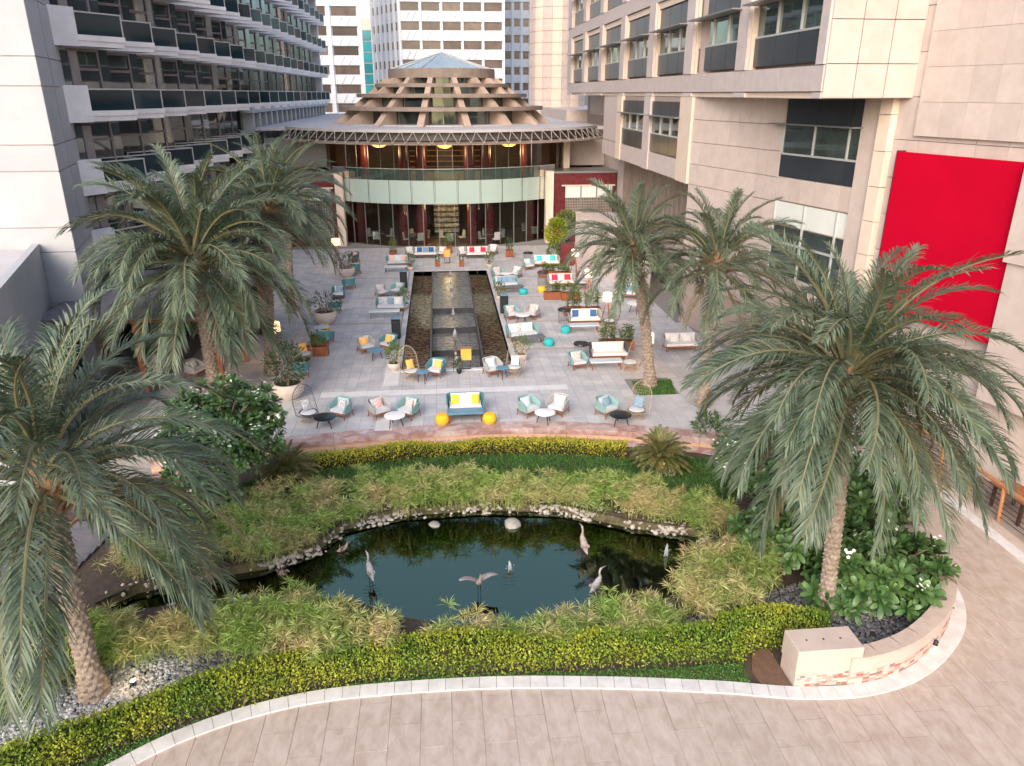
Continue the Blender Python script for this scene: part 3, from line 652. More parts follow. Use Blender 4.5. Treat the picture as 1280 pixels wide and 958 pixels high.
# ---------------------------------------------------------------- right granite wing
FL = .24
def dx(y): return 12.0 + (36.8 - y) * FL
gw = empty('granite_wing', (13, 30, 0), label='pink granite office wing with dark spandrel windows and a flared wall', cat='building')
MB().prism([(12.42, 24.5), (15.2, 24.5), (40, 24.5), (40, 76), (12.42, 76)], 10.95, 30).build('core', m_pinkdk, gw, w=True)
MB().prism([(12.12, 37.0), (40, 37), (40, 57.2), (12.12, 57.2)], 6.95, 10.95).build('core', m_pinkdk, gw, w=True)
MB().prism([(dx(36.85) + .1, 36.85), (dx(8) + .1, 8), (40, 8), (40, 36.85)], -.4, 30).build('core', m_pinkdk, gw, w=True)
MB().box(14.2, 40, 66.0, 66.3, 6.95, 10.95).build('end_wall', m_pinkgrey, gw, w=True)
MB().prism([(13.7, 36.6), (40, 36.6), (40, 76), (13.7, 76)], 0, 6.95).build('base_wall', m_pinkgrey, gw, w=True)
far = [24.85 - 5.95 * 0 + 0]
ws = [(24.95, 30.7), (31.9, 37.4), (38.75, 44.3), (45.7, 51.4), (52.7, 58.4), (59.6, 65.1), (66.4, 71.9)]
edges = [24.4] + [v for w_ in ws for v in w_] + [74]
def clad_x(y0, y1, z0, z1, mat, x=12.0, step=1.0, name='cladding_panel'):
    n = max(1, round((y1 - y0) / step)); h = (y1 - y0) / n
    for i in range(n):
        c = (x, y0 + (i + .5) * h, (z0 + z1) / 2)
        if seen(c, 60): MB().box(-.0, .1, -h / 2 + .012, h / 2 - .012, (z0 - z1) / 2 + .012, (z1 - z0) / 2 - .012).build(name, mat, gw, at(gw, *c))
def window_x(y0, y1, z, x=12.0):
    """one window bay: dark upper and lower spandrels, three panes, a thin sun shade"""
    n = 3; h = (y1 - y0) / n
    for i in range(n):
        a, b = y0 + i * h + .02, y0 + (i + 1) * h - .02
        for q0, q1 in ((0, 1.0), (2.1, 3.2)): MB().box(x + .18, x + .24, a, b, z + q0, z + q1).build('spandrel_panel', m_dkpanel, gw, w=True)
        MB().box(x + .25, x + .28, a, b, z + 1.03, z + 2.08).build('window_pane', m_winR, gw, w=True)
        if i: MB().box(x + .17, x + .27, a - .05, a + .01, z + 1.0, z + 2.1).build('mullion', m_alu, gw, w=True)
    MB().box(x + .16, x + .25, y0, y1, z + .98, z + 1.05).build('window_sill', m_alu, gw, w=True)
    MB().box(x - .5, x + .2, y0 - .25, y1 - .1, z + 2.1, z + 2.15).build('sun_shade', m_steel, gw, w=True)
    MB().box(x + .05, x + .35, y1, y1 + .16, z - .1, z + 3.35).build('window_reveal', m_peach, gw, w=True)
for s in range(3):
    z = 11.95 + s * 4.5
    for (y0, y1) in ws:
        if seen((12, y1, z + .5), 120) or seen((12, y0, z + 1.5), 120): window_x(y0, y1, z)
    for i in range(0, len(edges), 2):                           # pilasters between the bays
        y0, y1 = edges[i], edges[i + 1]
        if i == 0: y1 = 24.93
        if seen((12, (y0 + y1) / 2, z + 1), 100): MB().box(11.93, 12.12, y0 + .16 if i else y0, y1, z - .1, z + 3.6).build('pilaster', m_pinkgrey if i else m_pinkgrey, gw, w=True)
    clad_x(24.4, 74, z + 3.6, z + 4.4, m_pinkgrey, 11.99, 3.4, 'cladding_band'); clad_x(24.4, 74, z + 3.25, z + 3.58, m_peach, 12.1, 6.8, 'cladding_band')
clad_x(24.4, 74, 11.05, 11.84, m_pinkgrey, 11.97, 3.4, 'cladding_band')
for (y0, y1) in ws: MB().box(12.08, 12.13, y0, y1, 10.86, 11.03).build('recess_band', m_peach, gw, w=True)
for i in range(0, len(edges), 2): MB().box(11.97, 12.11, edges[i], edges[i + 1], 10.86, 11.03).build('pilaster_foot', m_pinkgrey, gw, w=True)
MB().prism([(11.99, 24.4), (15.2, 24.4), (14.0, 30), (12.3, 36.9), (11.99, 36.9)], 10.84, 10.858).build('soffit', m_pinkdk, gw, w=True)
# front return of the upper box
for j in range(10):
    z0 = 10.86 + j * 1.25 - (.25 if j else 0); z1 = 10.86 + (j + 1) * 1.25 - .25
    for i in range(3):
        x0 = 12.0 + i * 1.0; MB().box(x0 + .012, x0 + .988, 24.32, 24.42, z0 + .012, z1 - .012).build('cladding_panel', m_pink, gw, w=True)
# lower box: two windows and blank bays
for (y0, y1) in ws[2:4]:
    n = 3; h = (y1 - y0) / 3
    for i in range(n):
        a, b = y0 + i * h + .02, y0 + (i + 1) * h - .02
        for q0, q1 in ((7.95, 8.9), (9.85, 10.6)): MB().box(12.0, 12.06, a, b, q0, q1).build('spandrel_panel', m_dkpanel, gw, w=True)
        MB().box(12.07, 12.1, a, b, 8.93, 9.82).build('window_pane', m_winR, gw, w=True)
        if i: MB().box(11.99, 12.08, a - .05, a + .01, 8.9, 9.85).build('mullion', m_alu, gw, w=True)
    MB().box(11.98, 12.08, y0, y1, 8.88, 8.95).build('window_sill', m_alu, gw, w=True)
    MB().box(11.6, 12.02, y0 - .2, y1, 9.84, 9.89).build('sun_shade', m_steel, gw, w=True)
for i in range(4, len(edges), 2):
    y0, y1 = edges[i], edges[i + 1]
    if i == 4: y0 = 36.9
    if y0 > 57: continue
    if i == 8: y1 = min(y1, 57.3)
    MB().box(11.9, 12.12, y0, y1, 6.9, 10.84).build('pilaster', m_pinkgrey if i % 4 else m_peach, gw, w=True)
clad_x(37, 57.3, 6.9, 7.9, m_pinkgrey, 11.96, 6.8, 'cladding_band')
clad_x(52.7, 57.3, 7.92, 10.8, m_pinkgrey, 12.0, 4.6)
clad_x(57.4, 74, 9.2, 10.8, m_pink, 14.2, 3.0)
MB().box(14.3, 15, 57.3, 76, 6.9, 10.9).build('recess_wall', m_pinkdk, gw, w=True)
for j in range(22):
    y = 38.6 + j * .85; MB().box(13.62, 13.72, y, y + .6, 3.0, 6.9).build('louvre_panel', m_tier, gw, w=True)
# flared wall: claddings, windows, pilaster, raised panel
def on_flare(u0, u1, z0, z1, t0, t1, name, mat):                # u = distance in Y from the far corner
    ya, yb = 36.8 - u0, 36.8 - u1
    MB().prism([(dx(ya) - t1, ya), (dx(yb) - t1, yb), (dx(yb) + t0, yb), (dx(ya) + t0, ya)], z0, z1).build(name, mat, gw, w=True)
cols = [i * .72 for i in range(0, 9)] + [6.48]
rowz = [.0, 1.15, 2.3, 3.45, 4.6, 5.75, 6.9, 7.85, 8.85, 9.85, 10.84]
for i in range(len(cols) - 1):
    for z0, z1 in zip(rowz[2:], rowz[3:]): on_flare(cols[i] + .01, cols[i + 1] - .01, z0 + .012, z1 - .012, .1, 0, 'cladding_panel', m_pink)
for i in range(6):
    u = 6.48 + i * .70
    on_flare(u + .01, u + .69, 7.0, 7.88, .1, 0, 'cladding_panel', m_pink); on_flare(u + .01, u + .69, 2.4, 4.0, .1, 0, 'cladding_panel', m_pink)
for i in range(3):
    u0 = 6.5 + i * 1.75; u1 = min(u0 + 1.72, 10.6)
    on_flare(u0, u1, 9.9, 10.83, .1, -.06, 'spandrel_panel', m_dkpanel); on_flare(u0, u1, 7.9, 8.75, .1, -.02, 'spandrel_panel', m_dkpanel)
    on_flare(u0, u1, 8.8, 9.86, .1, -.05, 'window_pane', m_winR)
    on_flare(u0, u1, 6.05, 6.93, .1, -.045, 'window_blind', m_blind); on_flare(u0, u1, 4.05, 6.0, .1, -.055, 'window_pane', m_winR)
    on_flare(u0 - .03, u0 + .03, 4.0, 6.95, .1, .0, 'mullion', m_alu); on_flare(u0 - .03, u0 + .03, 8.78, 9.88, .1, .0, 'mullion', m_alu)
on_flare(6.5, 10.6, 5.3, 5.38, .1, .01, 'transom', m_alu); on_flare(6.5, 10.6, 8.74, 8.81, .1, .01, 'window_sill', m_alu); on_flare(6.5, 10.6, 3.98, 4.06, .1, .02, 'window_sill', m_alu)
on_flare(6.2, 10.7, 9.87, 9.92, .0, .45, 'sun_shade', m_steel)
on_flare(10.6, 11.5, -.3, 10.84, .1, .06, 'pilaster', m_pink)
for z in [1.15 * k for k in range(0, 26)]: on_flare(11.5, 12.0, z + .01, z + 1.14, .1, .22, 'pilaster_block', m_peach)
fz = [.0, 1.2, 2.4, 3.6, 4.8, 6.0, 7.2, 8.4, 9.6, 10.9, 12.2, 13.5, 14.8, 16.1]
for i in range(14):
    for z0, z1 in zip(fz, fz[1:]):
        u = 12.0 + i * 1.02; y = 36.8 - u
        if seen((dx(y), y, (z0 + z1) / 2), 60): on_flare(u + .01, u + 1.01, z0 + .01, z1 - .01, .1, 0, 'cladding_panel', m_pink)
for i in range(5):
    for j in range(4):
        u = 12.9 + i * .86; z = 9.75 + j * 1.0
        on_flare(u + .004, u + .856, z + .004, z + .996, 0, .12, 'raised_panel', m_pink)
bn = empty('red_banner', (dx(22.3) - .4, 22.3, 6.4), label='huge plain red banner panel hung on the flared granite wall', cat='banner')
def flare_world(u0, u1, z0, z1, t0, t1):
    ya, yb = 36.8 - u0, 36.8 - u1; return MB().prism([(dx(ya) - t1, ya), (dx(yb) - t1, yb), (dx(yb) - t0, yb), (dx(ya) - t0, ya)], z0, z1)
flare_world(12.6, 16.95, 4.15, 9.25, .12, .3).build('banner_face', m_red, bn, w=True)
flare_world(16.95, 17.1, 4.15, 9.25, .0, .3).build('banner_side', m_red, bn, w=True)
flare_world(12.55, 12.6, 4.1, 9.28, .0, .28).build('banner_frame', m_black, bn, w=True)
sf = empty('stone_fin', (dx(17.5), 19, 6), label='pink stone fin beside the red banner on the flared wall', cat='wall')
flare_world(17.15, 20.0, 6.6, 9.3, .02, .5).build('fin', m_pink, sf, w=True); flare_world(17.2, 20, 2.5, 6.58, .02, .4).build('fin_base', m_pink, sf, w=True)
# ---------------------------------------------------------------- round pavilion
CX_, CY_ = .45, 68.0
pv = empty('restaurant_pavilion', (CX_, CY_, 0), label='round glass restaurant pavilion with tiered concrete roof and trussed canopy', cat='building')
AM = rad(41.5); CO = (0, 2.5); CC = (0, 2.0)
MB().lathe([(12.2, -.3), (12.2, .0)], 64, (0, 2.5, 0)).build('floor', m_intfloor, pv)
MB().arc(5.0, 12.3, 3.75, 4.05, -AM, AM, 40, CO).build('upper_floor', m_intfloor, pv)
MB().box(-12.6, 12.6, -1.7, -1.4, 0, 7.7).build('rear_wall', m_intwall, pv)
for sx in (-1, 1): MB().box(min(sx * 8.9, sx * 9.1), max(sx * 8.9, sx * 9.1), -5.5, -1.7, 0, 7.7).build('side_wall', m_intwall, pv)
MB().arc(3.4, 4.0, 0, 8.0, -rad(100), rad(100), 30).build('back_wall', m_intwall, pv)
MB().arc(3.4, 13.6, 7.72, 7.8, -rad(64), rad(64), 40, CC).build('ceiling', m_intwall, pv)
NP = 15
for k in range(NP):
    a0, a1 = -AM + 2 * AM * k / NP, -AM + 2 * AM * (k + 1) / NP
    e = .0006
    MB().arc(12.28, 12.3, .02, 3.3, a0 + e, a1 - e, 2, CO).build('glass_panel', m_glass, pv)
    MB().arc(11.5, 11.52, 4.06, 7.7, a0 + e, a1 - e, 2, CO).build('glass_panel', m_glass, pv)
    MB().arc(12.27, 12.36, .0, 3.35, a0 - .0018, a0 + .0018, 1, CO).build('mullion', m_steel, pv)
    MB().arc(11.48, 11.56, 4.06, 7.7, a0 - .0018, a0 + .0018, 1, CO).build('mullion', m_steel, pv)
NG = 11
for k in range(NG):
    a0, a1 = -AM + 2 * AM * k / NG, -AM + 2 * AM * (k + 1) / NG
    MB().arc(12.92, 12.95, 3.3, 5.0, a0 + .005, a1 - .005, 3, CO).build('green_panel', m_green, pv)
    MB().arc(12.8, 12.92, 3.3, 5.0, a0 - .003, a0 + .003, 1, CO).build('green_fin', m_green, pv)
    MB().arc(12.92, 12.94, 5.02, 5.8, a0 + .002, a1 - .002, 3, CO).build('rail_glass', m_railclear, pv)
MB().arc(12.3, 12.8, 3.55, 4.0, -AM, AM, 40, CO).build('balcony_slab', m_dkmetal, pv)
MB().arc(12.9, 12.96, 5.8, 5.84, -AM, AM, 40, CO).build('hand_rail', m_alu, pv)
for k, a in enumerate([-37, -17, -10, 10, 17, 37]):
    a = rad(a)
    for z0, z1, rr in ((.0, 3.75, 11.4), (4.05, 7.72, 10.6)):
        MB().lathe([(.42, z0), (.42, z1)], 14, (rr * math.sin(a), 2.5 - rr * math.cos(a), 0)).build('marble_column', m_burg, pv, smooth=True)
# canopy: roof, dark sloping fascia, V struts, lip
AC = rad(62)
MB().arc(8.0, 13.95, 8.42, 8.62, -AC, AC, 60, CC, z0b=8.55, z1b=8.75).build('roof', m_roof, pv)
MB().lathe([(8.6, 8.4), (8.6, 8.77)], 48).build('roof_centre', m_roof, pv)
for sx in (-1, 1):
    MB().prism([(sx * 12.2, -4.5), (sx * 14.6, -4.5) if sx < 0 else (13.0, -4.5), (sx * 14.6, 40) if sx < 0 else (13.0, 40), (sx * 3, 40), (sx * 3, -4.5)][::sx], 8.3, 8.52).build('roof_wing', m_roof, pv)
MB().arc(13.2, 13.5, 7.86, 8.42, -AC, AC, 60, CC).build('fascia', m_dkmetal, pv)
NL = 34
for k in range(NL):
    a0, a1 = -AC + 2 * AC * k / NL, -AC + 2 * AC * (k + 1) / NL; am = (a0 + a1) / 2
    MB().arc(12.9, 14.6, 7.62, 7.68, a0 + .0015, a1 - .0015, 2, CC, z0b=7.78, z1b=7.84).build('lip_panel', m_tier, pv)
    def pc(r, a, z): return (r * math.sin(a), 2.0 - r * math.cos(a), z)
    MB().tube([pc(14.5, a0, 7.72), pc(13.9, am, 8.5)], .02, 5).build('strut', m_strut, pv)
    MB().tube([pc(14.5, a1, 7.72), pc(13.9, am, 8.5)], .02, 5).build('strut', m_strut, pv)
# tiers, fins, drum and lantern
for r1, r0, z in ((8.4, 6.5, 9.75), (7.05, 5.3, 10.7), (5.55, 4.2, 11.45)):
    MB().arc(r0, r1, z, z + .28, 0, 2 * math.pi, 64).build('tier_ring', m_tier, pv)
for r, z0, z1 in ((6.8, 8.7, 9.75), (5.9, 9.75, 10.7), (4.8, 10.7, 11.45), (3.9, 11.45, 12.15)):
    for k in range(24):
        a0, a1 = 2 * math.pi * k / 24, 2 * math.pi * (k + 1) / 24
        if math.cos((a0 + a1) / 2) < -.25: continue
        MB().arc(r - .03, r, z0 + .02, z1 - .01, a0 + .004, a1 - .004, 2).build('drum_pane', m_winR, pv)
        MB().arc(r - .06, r + .03, z0 + .02, z1 - .01, a0 - .005, a0 + .005, 1).build('drum_mullion', m_steel, pv)
fin = MB(); pr = [(9.1, 8.7), (4.7, 12.15), (3.8, 12.15), (3.8, 11.5), (6.4, 8.7)]
n = len(pr); fin.v = [(-.12 - .016 * r, -r, z) for r, z in pr] + [(.12 + .016 * r, -r, z) for r, z in pr]
fin.f = [tuple(range(n)), tuple(range(2 * n - 1, n - 1, -1))] + [(i, n + i, n + (i + 1) % n, (i + 1) % n) for i in range(n)]
fm = fin.mesh('roof_fin', m_fin)
for k in range(16): put('roof_fin', fm, pv, (0, 0, 0), (0, 0, 2 * math.pi * (k + .5) / 16))
MB().arc(3.9, 4.4, 12.15, 12.85, 0, 2 * math.pi, 64).build('lantern_ring', m_tier, pv)
for k in range(16):
    a0, a1 = 2 * math.pi * k / 16, 2 * math.pi * (k + 1) / 16
    p = [(4.25 * math.sin(a0 + .01), -4.25 * math.cos(a0 + .01), 12.82), (4.25 * math.sin(a1 - .01), -4.25 * math.cos(a1 - .01), 12.82), (.05 * math.sin(a1), -.05 * math.cos(a1), 14.12), (.05 * math.sin(a0), -.05 * math.cos(a0), 14.12)]
    MB().add(p + [(x, y, z - .05) for x, y, z in p], [(0, 1, 2, 3), (7, 6, 5, 4), (0, 4, 5, 1), (1, 5, 6, 2), (3, 7, 4, 0)]).build('skylight_pane', m_lantgl, pv)
    MB().tube([(4.3 * math.sin(a0), -4.3 * math.cos(a0), 12.84), (0, 0, 14.16)], .04, 5).build('skylight_rib', m_alu, pv)
# side blocks in burgundy marble
def side_block(x0, x1, lab):
    e = empty('marble_block', ((x0 + x1) / 2, 59.5, 0), label=lab, cat='building'); xm = (x0 + x1) / 2; sg = 1 if xm > 0 else -1
    MB().box(x0, x1, 59.3, 62.5, 0, 5.3).build('wall', m_burg, e, w=True)
    MB().box(x0 - .1, x1 + .1, 59.2, 62.6, 5.3, 5.42).build('cap', m_steel, e, w=True)
    fr = x0 + .85 if sg > 0 else x0 + .3; w = (x1 - fr - .3) / 3
    for k in range(3):
        a, b = fr + k * w + .04, fr + (k + 1) * w - .04
        MB().box(a, b, 59.22, 59.29, 3.45, 4.3).build('window_blind', m_blind, e, w=True)
        lt = MB().box(a, b, 59.25, 59.29, .5, 3.42).build('window_pane', m_winR, e, w=True)
        g = MB()
        for i in range(9): q = a + (b - a) * (i + .5) / 9; g.box(q - .03, q + .03, 59.19, 59.24, .5, 3.42)
        for j in range(14): z = .6 + j * .2; g.box(a, b, 59.17, 59.188, z, z + .06)
        g.build('lattice', m_tier, e, w=True)
        MB().box(b, b + .08, 59.15, 59.295, .4, 4.35).build('mullion', m_steel, e, w=True)
    MB().box(x0 + .6 if sg > 0 else x0 + .2, x1 - .1, 59.16, 59.295, 4.32, 4.42).build('lintel', m_peach, e, w=True)
    xp = x0 - .62 if sg > 0 else x1 + .05
    MB().box(xp, xp + .57, 59.1, 60.0, 0, 5.45).build('pilaster', m_peach, e, w=True)
side_block(8.75, 13.6, 'burgundy marble block with white blinds beside the granite wing and pavilion')
side_block(-13.5, -7.9, 'burgundy marble block behind the palms between hotel and pavilion')
gwl = empty('grey_link_wall', (11.9, 60.5, 5.4), label='grey stone link wall between pavilion canopy and granite wing', cat='wall')
MB().box(9.6, 15.0, 64.6, 65.0, 5.42, 7.7).build('wall', m_pinkgrey, gwl, w=True); MB().box(9.9, 10.4, 62.2, 64.6, 5.42, 7.7).build('pier', m_peach, gwl, w=True)
gwl2 = empty('grey_link_wall', (-12.5, 60.5, 5.4), label='dark grey link wall between pavilion canopy and hotel wing', cat='wall')
MB().box(-15, -9.0, 64.6, 65.0, 5.42, 7.7).build('wall', m_steel, gwl2, w=True)
# interior of the pavilion
wf = empty('water_wall', (CX_, 63.2, 0), label='stacked stone ledge feature behind the pavilion glass', cat='wall feature')
for k in range(7): MB().bbox(-1.0, 1.0, -.3 - .06 * (7 - k), .3, .4 + k * .42, .68 + k * .42, .02).build('ledge', m_cascbed, wf)
MB().box(-1.05, 1.05, .0, .35, 0, 3.7).build('backing', m_darkst, wf)
br = empty('back_bar', (CX_, 62.9, 4.05), label='wooden back bar glowing on the pavilion upper floor', cat='bar')
MB().bbox(-3.2, 3.2, -.3, .3, 0, 1.1, .03).build('counter', m_woodl, br)
for k in range(5): MB().box(-3.1, 3.1, .5, .75, 1.4 + k * .42, 1.46 + k * .42).build('shelf', m_woodl, br)
for k in range(6): MB().box(-3.15 + k * 1.24, -3.05 + k * 1.24, .5, .78, 0, 3.3).build('upright', m_wood, br)
def chand(x, y, z, r, lab):
    e = empty('ceiling_lamp', (x, y, z), label=lab, cat='lamp', group='amber bowl lamps')
    MB().lathe([(.001, -.42 * r), (.5 * r, -.36 * r), (.86 * r, -.18 * r), (r, .02), (.9 * r, .06)], 20).build('bowl', m_gold, e, smooth=True)
    MB().tube([(0, 0, .05), (0, 0, .25)], .03, 6).build('stem', m_steel, e)
    l = bpy.data.lights.new('lamp_light', 'POINT'); l.energy = 90; l.color = (1, .6, .28); l.shadow_soft_size = .35
    o = bpy.data.objects.new('lamp_light', l); COL.objects.link(o); o.parent = e; o.location = (0, 0, -.7)
for a, zz, rr, lab in ((-28, 7.4, 10.6, 'amber bowl lamp under the pavilion ceiling nearest the hotel wing'), (0, 7.4, 10.8, 'amber bowl lamp under the pavilion ceiling above the back bar'), (28, 7.4, 10.6, 'amber bowl lamp under the pavilion ceiling next to the grey link wall'), (0, 3.5, 11.0, 'amber bowl lamp on the ground floor before the stone ledge feature')):
    a = rad(a); chand(CX_ + rr * math.sin(a), CY_ + 2.5 - rr * math.cos(a), zz, .62, lab.replace(' nearest the hotel wing', ' nearest the hotel wing'))
# ---------------------------------------------------------------- background towers
def tower(name, x0, x1, y, dep, ztop, nb, pitch, zoff, mat, lab, wfrac=.8, hfrac=.44, side=None):
    e = empty(name, ((x0 + x1) / 2, y, -1), label=lab, cat='tower', group='background towers')
    MB().box(x0, x1, y, y + dep, -1, ztop).build('wall', mat, e, w=True)
    bwid = (x1 - x0) / nb; ww, hh = bwid * wfrac, pitch * hfrac
    wm = MB().box(-ww / 2, ww / 2, -.06, .2, 0, hh).mesh('window', m_towwin); bar = MB()
    for q in range(1, 4): bar.box(-ww / 2 + ww * q / 4 - .05, -ww / 2 + ww * q / 4 + .05, -.1, -.06, 0, hh)
    bm_ = bar.mesh('window_bar', m_tower); nfl = int((ztop - zoff) / pitch)
    for k in range(nb + 1): MB().box(x0 + k * bwid - bwid * (1 - wfrac) * .3, x0 + k * bwid + bwid * (1 - wfrac) * .3, y - .5, y, -1, ztop).build('pier', mat, e, w=True)
    ribs = MB()
    for f in range(nfl):
        z = zoff + f * pitch
        if not seen((x0, y, z), 40): continue
        MB().box(x0, x1, y - .3, y, z + hh + .1, z + pitch - .1).build('spandrel', mat, e, w=True)
        for k in range(nb):
            xx = x0 + (k + .5) * bwid
            if seen((xx, y, z), 60):
                w_ = put('window', wm, e, at(e, xx, y, z))
                for q in (-.25, .1): 
                    xa = xx + q * ww; ribs.tube([(xa, y - .32, z + hh + .2), (xa + .8, y - .32, z + pitch - .2)], .06, 4)
    if ribs.v: tag(ribs.build('diagonal_ribs', m_towerb, e, w=True), kind='stuff')
    if side:                                                    # chamfered side face with small windows
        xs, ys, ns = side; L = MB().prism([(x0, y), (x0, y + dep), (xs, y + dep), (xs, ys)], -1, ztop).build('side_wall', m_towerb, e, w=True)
        sm = MB().box(-.55, .55, -.08, .2, 0, hh).mesh('window', m_towwin); an = math.atan2(y - ys, x0 - xs); le = math.hypot(x0 - xs, y - ys)
        for f in range(nfl):
            for k in range(ns):
                t = (k + .5) / ns; z = zoff + f * pitch; p = (xs + (x0 - xs) * t, ys + (y - ys) * t, z)
                if seen(p, 30): put('window', sm, e, at(e, *p), (0, 0, an))
        for k in range(ns + 1):
            t = k / ns; p = (xs + (x0 - xs) * t, ys + (y - ys) * t); MB().box(-.25, .25, -.35, 0, -1, ztop).build('pier', m_tower, e, at(e, p[0], p[1], 0), an)
    return e
tower('office_tower', -6.6, 13.2, 160, 30, 42, 5, 3.35, 2.2, m_tower, 'wide white gridded office tower directly behind the pavilion lantern', .84, .42, (-12.6, 172, 6))
tower('office_tower', -24, -13.2, 150, 4, 40, 2, 3.2, 1.4, m_tower, 'narrow white office tower beside the end of the hotel wing', .8, .45)
tower('office_tower', 13.6, 26, 190, 25, 48, 6, 3.4, 1.5, m_towerb, 'blue grey tower between white tower and round stair drum', .6, .45)
tt = empty('teal_tower', (-19, 240, 0), label='distant beige tower with teal glass front in the sky gap', cat='tower', group='background towers')
MB().box(-26, -12, 240, 260, -1, 31).build('wall', m_cream, tt, w=True)
for f in range(9): MB().box(-21.3, -15.5, 239.7, 240, 2 + f * 2.9, 4.6 + f * 2.9).build('glass_band', m_teal, tt, w=True); MB().box(-23.2, -22, 239.8, 240, 2.6 + f * 2.9, 4 + f * 2.9).build('window', m_teal, tt, w=True)
dr = empty('stair_drum', (14.6, 98, 0), label='tall round pale stair drum at the far end of the granite wing', cat='tower')
MB().lathe([(3.3, -1), (3.3, 40)], 40).build('core', m_pinkdk, dr)
for f in range(26):
    for k in range(10):
        a0, a1 = rad(-100 + 20 * k), rad(-80 + 20 * k); z = 4 + f * 1.25
        if z < 30: MB().arc(3.32, 3.38, z + .02, z + 1.23, a0 + .004, a1 - .004, 3).build('cladding_panel', m_pink if k % 2 else m_peach, dr)
MB().box(12.3, 40, 76, 110, 0, 9.5).build('podium', m_pink, dr, w=True)
# low wall, yellow shrub planter near the pavilion
lw = empty('garden_wall', (9.3, 50, 0), label='pinkish rendered wall with a white security camera beside the yellow shrub', cat='wall')
MB().prism([(9.05, 51.0), (11.9, 42.0), (12.0, 42.2), (12.0, 51.3)], 0, 3.5).build('wall', m_pinkgrey, lw, w=True)
MB().prism([(9.0, 51.0), (11.88, 41.9), (12.05, 42.1), (9.3, 51.1)], 3.5, 3.58).build('coping', m_cream, lw, w=True)
cmr = empty('security_camera', (9.5, 49.3, 3.2), label='white security camera on the pinkish rendered wall', cat='camera')
MB().tube([(-.1, .12, 0), (-.05, -.22, -.06)], .06, 8).build('body', m_tabw, cmr, smooth=True); MB().tube([(.05, .1, .12), (-.08, .02, .02)], .025, 6).build('bracket', m_tabw, cmr)
bp = empty('shrub_planter', (8.3, 51.4, 0), label='tall dark brown planter box holding the yellow green shrub', cat='planter')
MB().bbox(8.0, 8.95, 50.6, 52.2, 0, 1.5, .02).build('box', m_burg, bp, w=True); MB().box(8.06, 8.9, 50.66, 52.14, 1.5, 1.52).build('soil', m_soil, bp, w=True)
# pergola bar on the left
pg = empty('pergola_bar', (-11, 31, 0), label='dark open pergola bar with grey slatted roof behind the palms near the hotel', cat='pergola')
MB().box(-15.2, -8.3, 28.2, 36.6, -.35, -.02).build('deck', m_woodd, pg, w=True)
MB().box(-15.2, -14.9, 28.2, 36.6, 0, 3.2).build('back_wall', m_black, pg, w=True); MB().box(-15, -8.6, 36.4, 36.6, 0, 3.2).build('end_wall', m_black, pg, w=True)
for x in (-14.6, -11.6, -8.7):
    for y in (28.6, 32.4, 36.2): MB().box(x - .1, x + .1, y - .1, y + .1, 0, 2.95).build('post', m_wood, pg, w=True)
for y in (28.6, 32.4, 36.2): MB().box(-14.9, -8.4, y - .09, y + .09, 2.95, 3.15).build('beam', m_wood, pg, w=True)
for k in range(28): MB().box(-15.1, -8.3, 28.2 + k * .3, 28.2 + k * .3 + .2, 3.151, 3.2).build('roof_slat', m_deck, pg, w=True)
MB().box(-15.1, -8.3, 28.2, 36.6, 3.21, 3.23).build('roof_sheet', m_deck, pg, w=True)
ld = empty('side_deck', (-11, 16.5, ZG), label='dark plank deck with timber edge beside the pond under the leaning palm', cat='deck')
MB().prism([(-16, 14.2), (-10.0, 15.0), (-9.3, 19.8), (-16, 20)], -.3, -.02).build('deck_frame', m_black, ld, at(ld, 0, 0, ZG))
for k in range(14): MB().box(-16, -9.9 + k * .05, 14.95 + k * .34, 15.25 + k * .34, -.0, .03).build('plank', m_deck, ld, at(ld, 0, 0, ZG))
for y in (15.0, 17.2, 19.4): MB().box(-10.2 + (y - 15) * .15, -10.1 + (y - 15) * .15, y, y + .1, 0, 1.0).build('rail_post', m_woodl, ld, at(ld, 0, 0, ZG))
MB().tube([(-10.15, 15, 1.02), (-9.45, 19.5, 1.02)], .05, 6).build('hand_rail', m_woodl, ld, at(ld, 0, 0, ZG))
# wooden railing and red tables on the right
rl = empty('timber_railing', (15.5, 16, ZG), label='timber posts with black cable rails along the path to the red banner', cat='railing')
for k in range(8):
    y = 13.3 + k * 1.35; MB().tube([at(rl, 15.5, y, ZG), at(rl, 15.42, y, ZG + 1.05)], .055, 8).build('post', m_woodl, rl)
MB().box(15.38, 15.5, 12.8, 23.2, ZG + 1.05, ZG + 1.1).build('hand_rail', m_woodl, rl, w=True)
for k in range(6): MB().tube([at(rl, 15.49, 12.8, ZG + .15 + k * .15), at(rl, 15.44, 23.2, ZG + .15 + k * .15)], .012, 4).build('cable', m_black, rl)
tag(MB().box(15.45, 20, 9, 26, -1.25, ZG - .02).build('bar_floor', m_black), kind='structure')
for k, (x, y) in enumerate([(16.3, 15.6), (16.2, 17.6)]):
    e = empty('picnic_table', (x, y, ZG), label=['red brown timber table behind the railing posts, beside the path kerb', 'second red brown timber table further along the railing'][k], cat='table', group='tables behind the railing')
    for j in range(5): MB().box(-.45 + j * .18, -.28 + j * .18, -.7, .7, .7, .74).build('plank', m_wood, e)
    for sx in (-.35, .35):
        for sy in (-.55, .55): MB().box(sx - .04, sx + .04, sy - .04, sy + .04, 0, .7).build('leg', m_woodd, e)
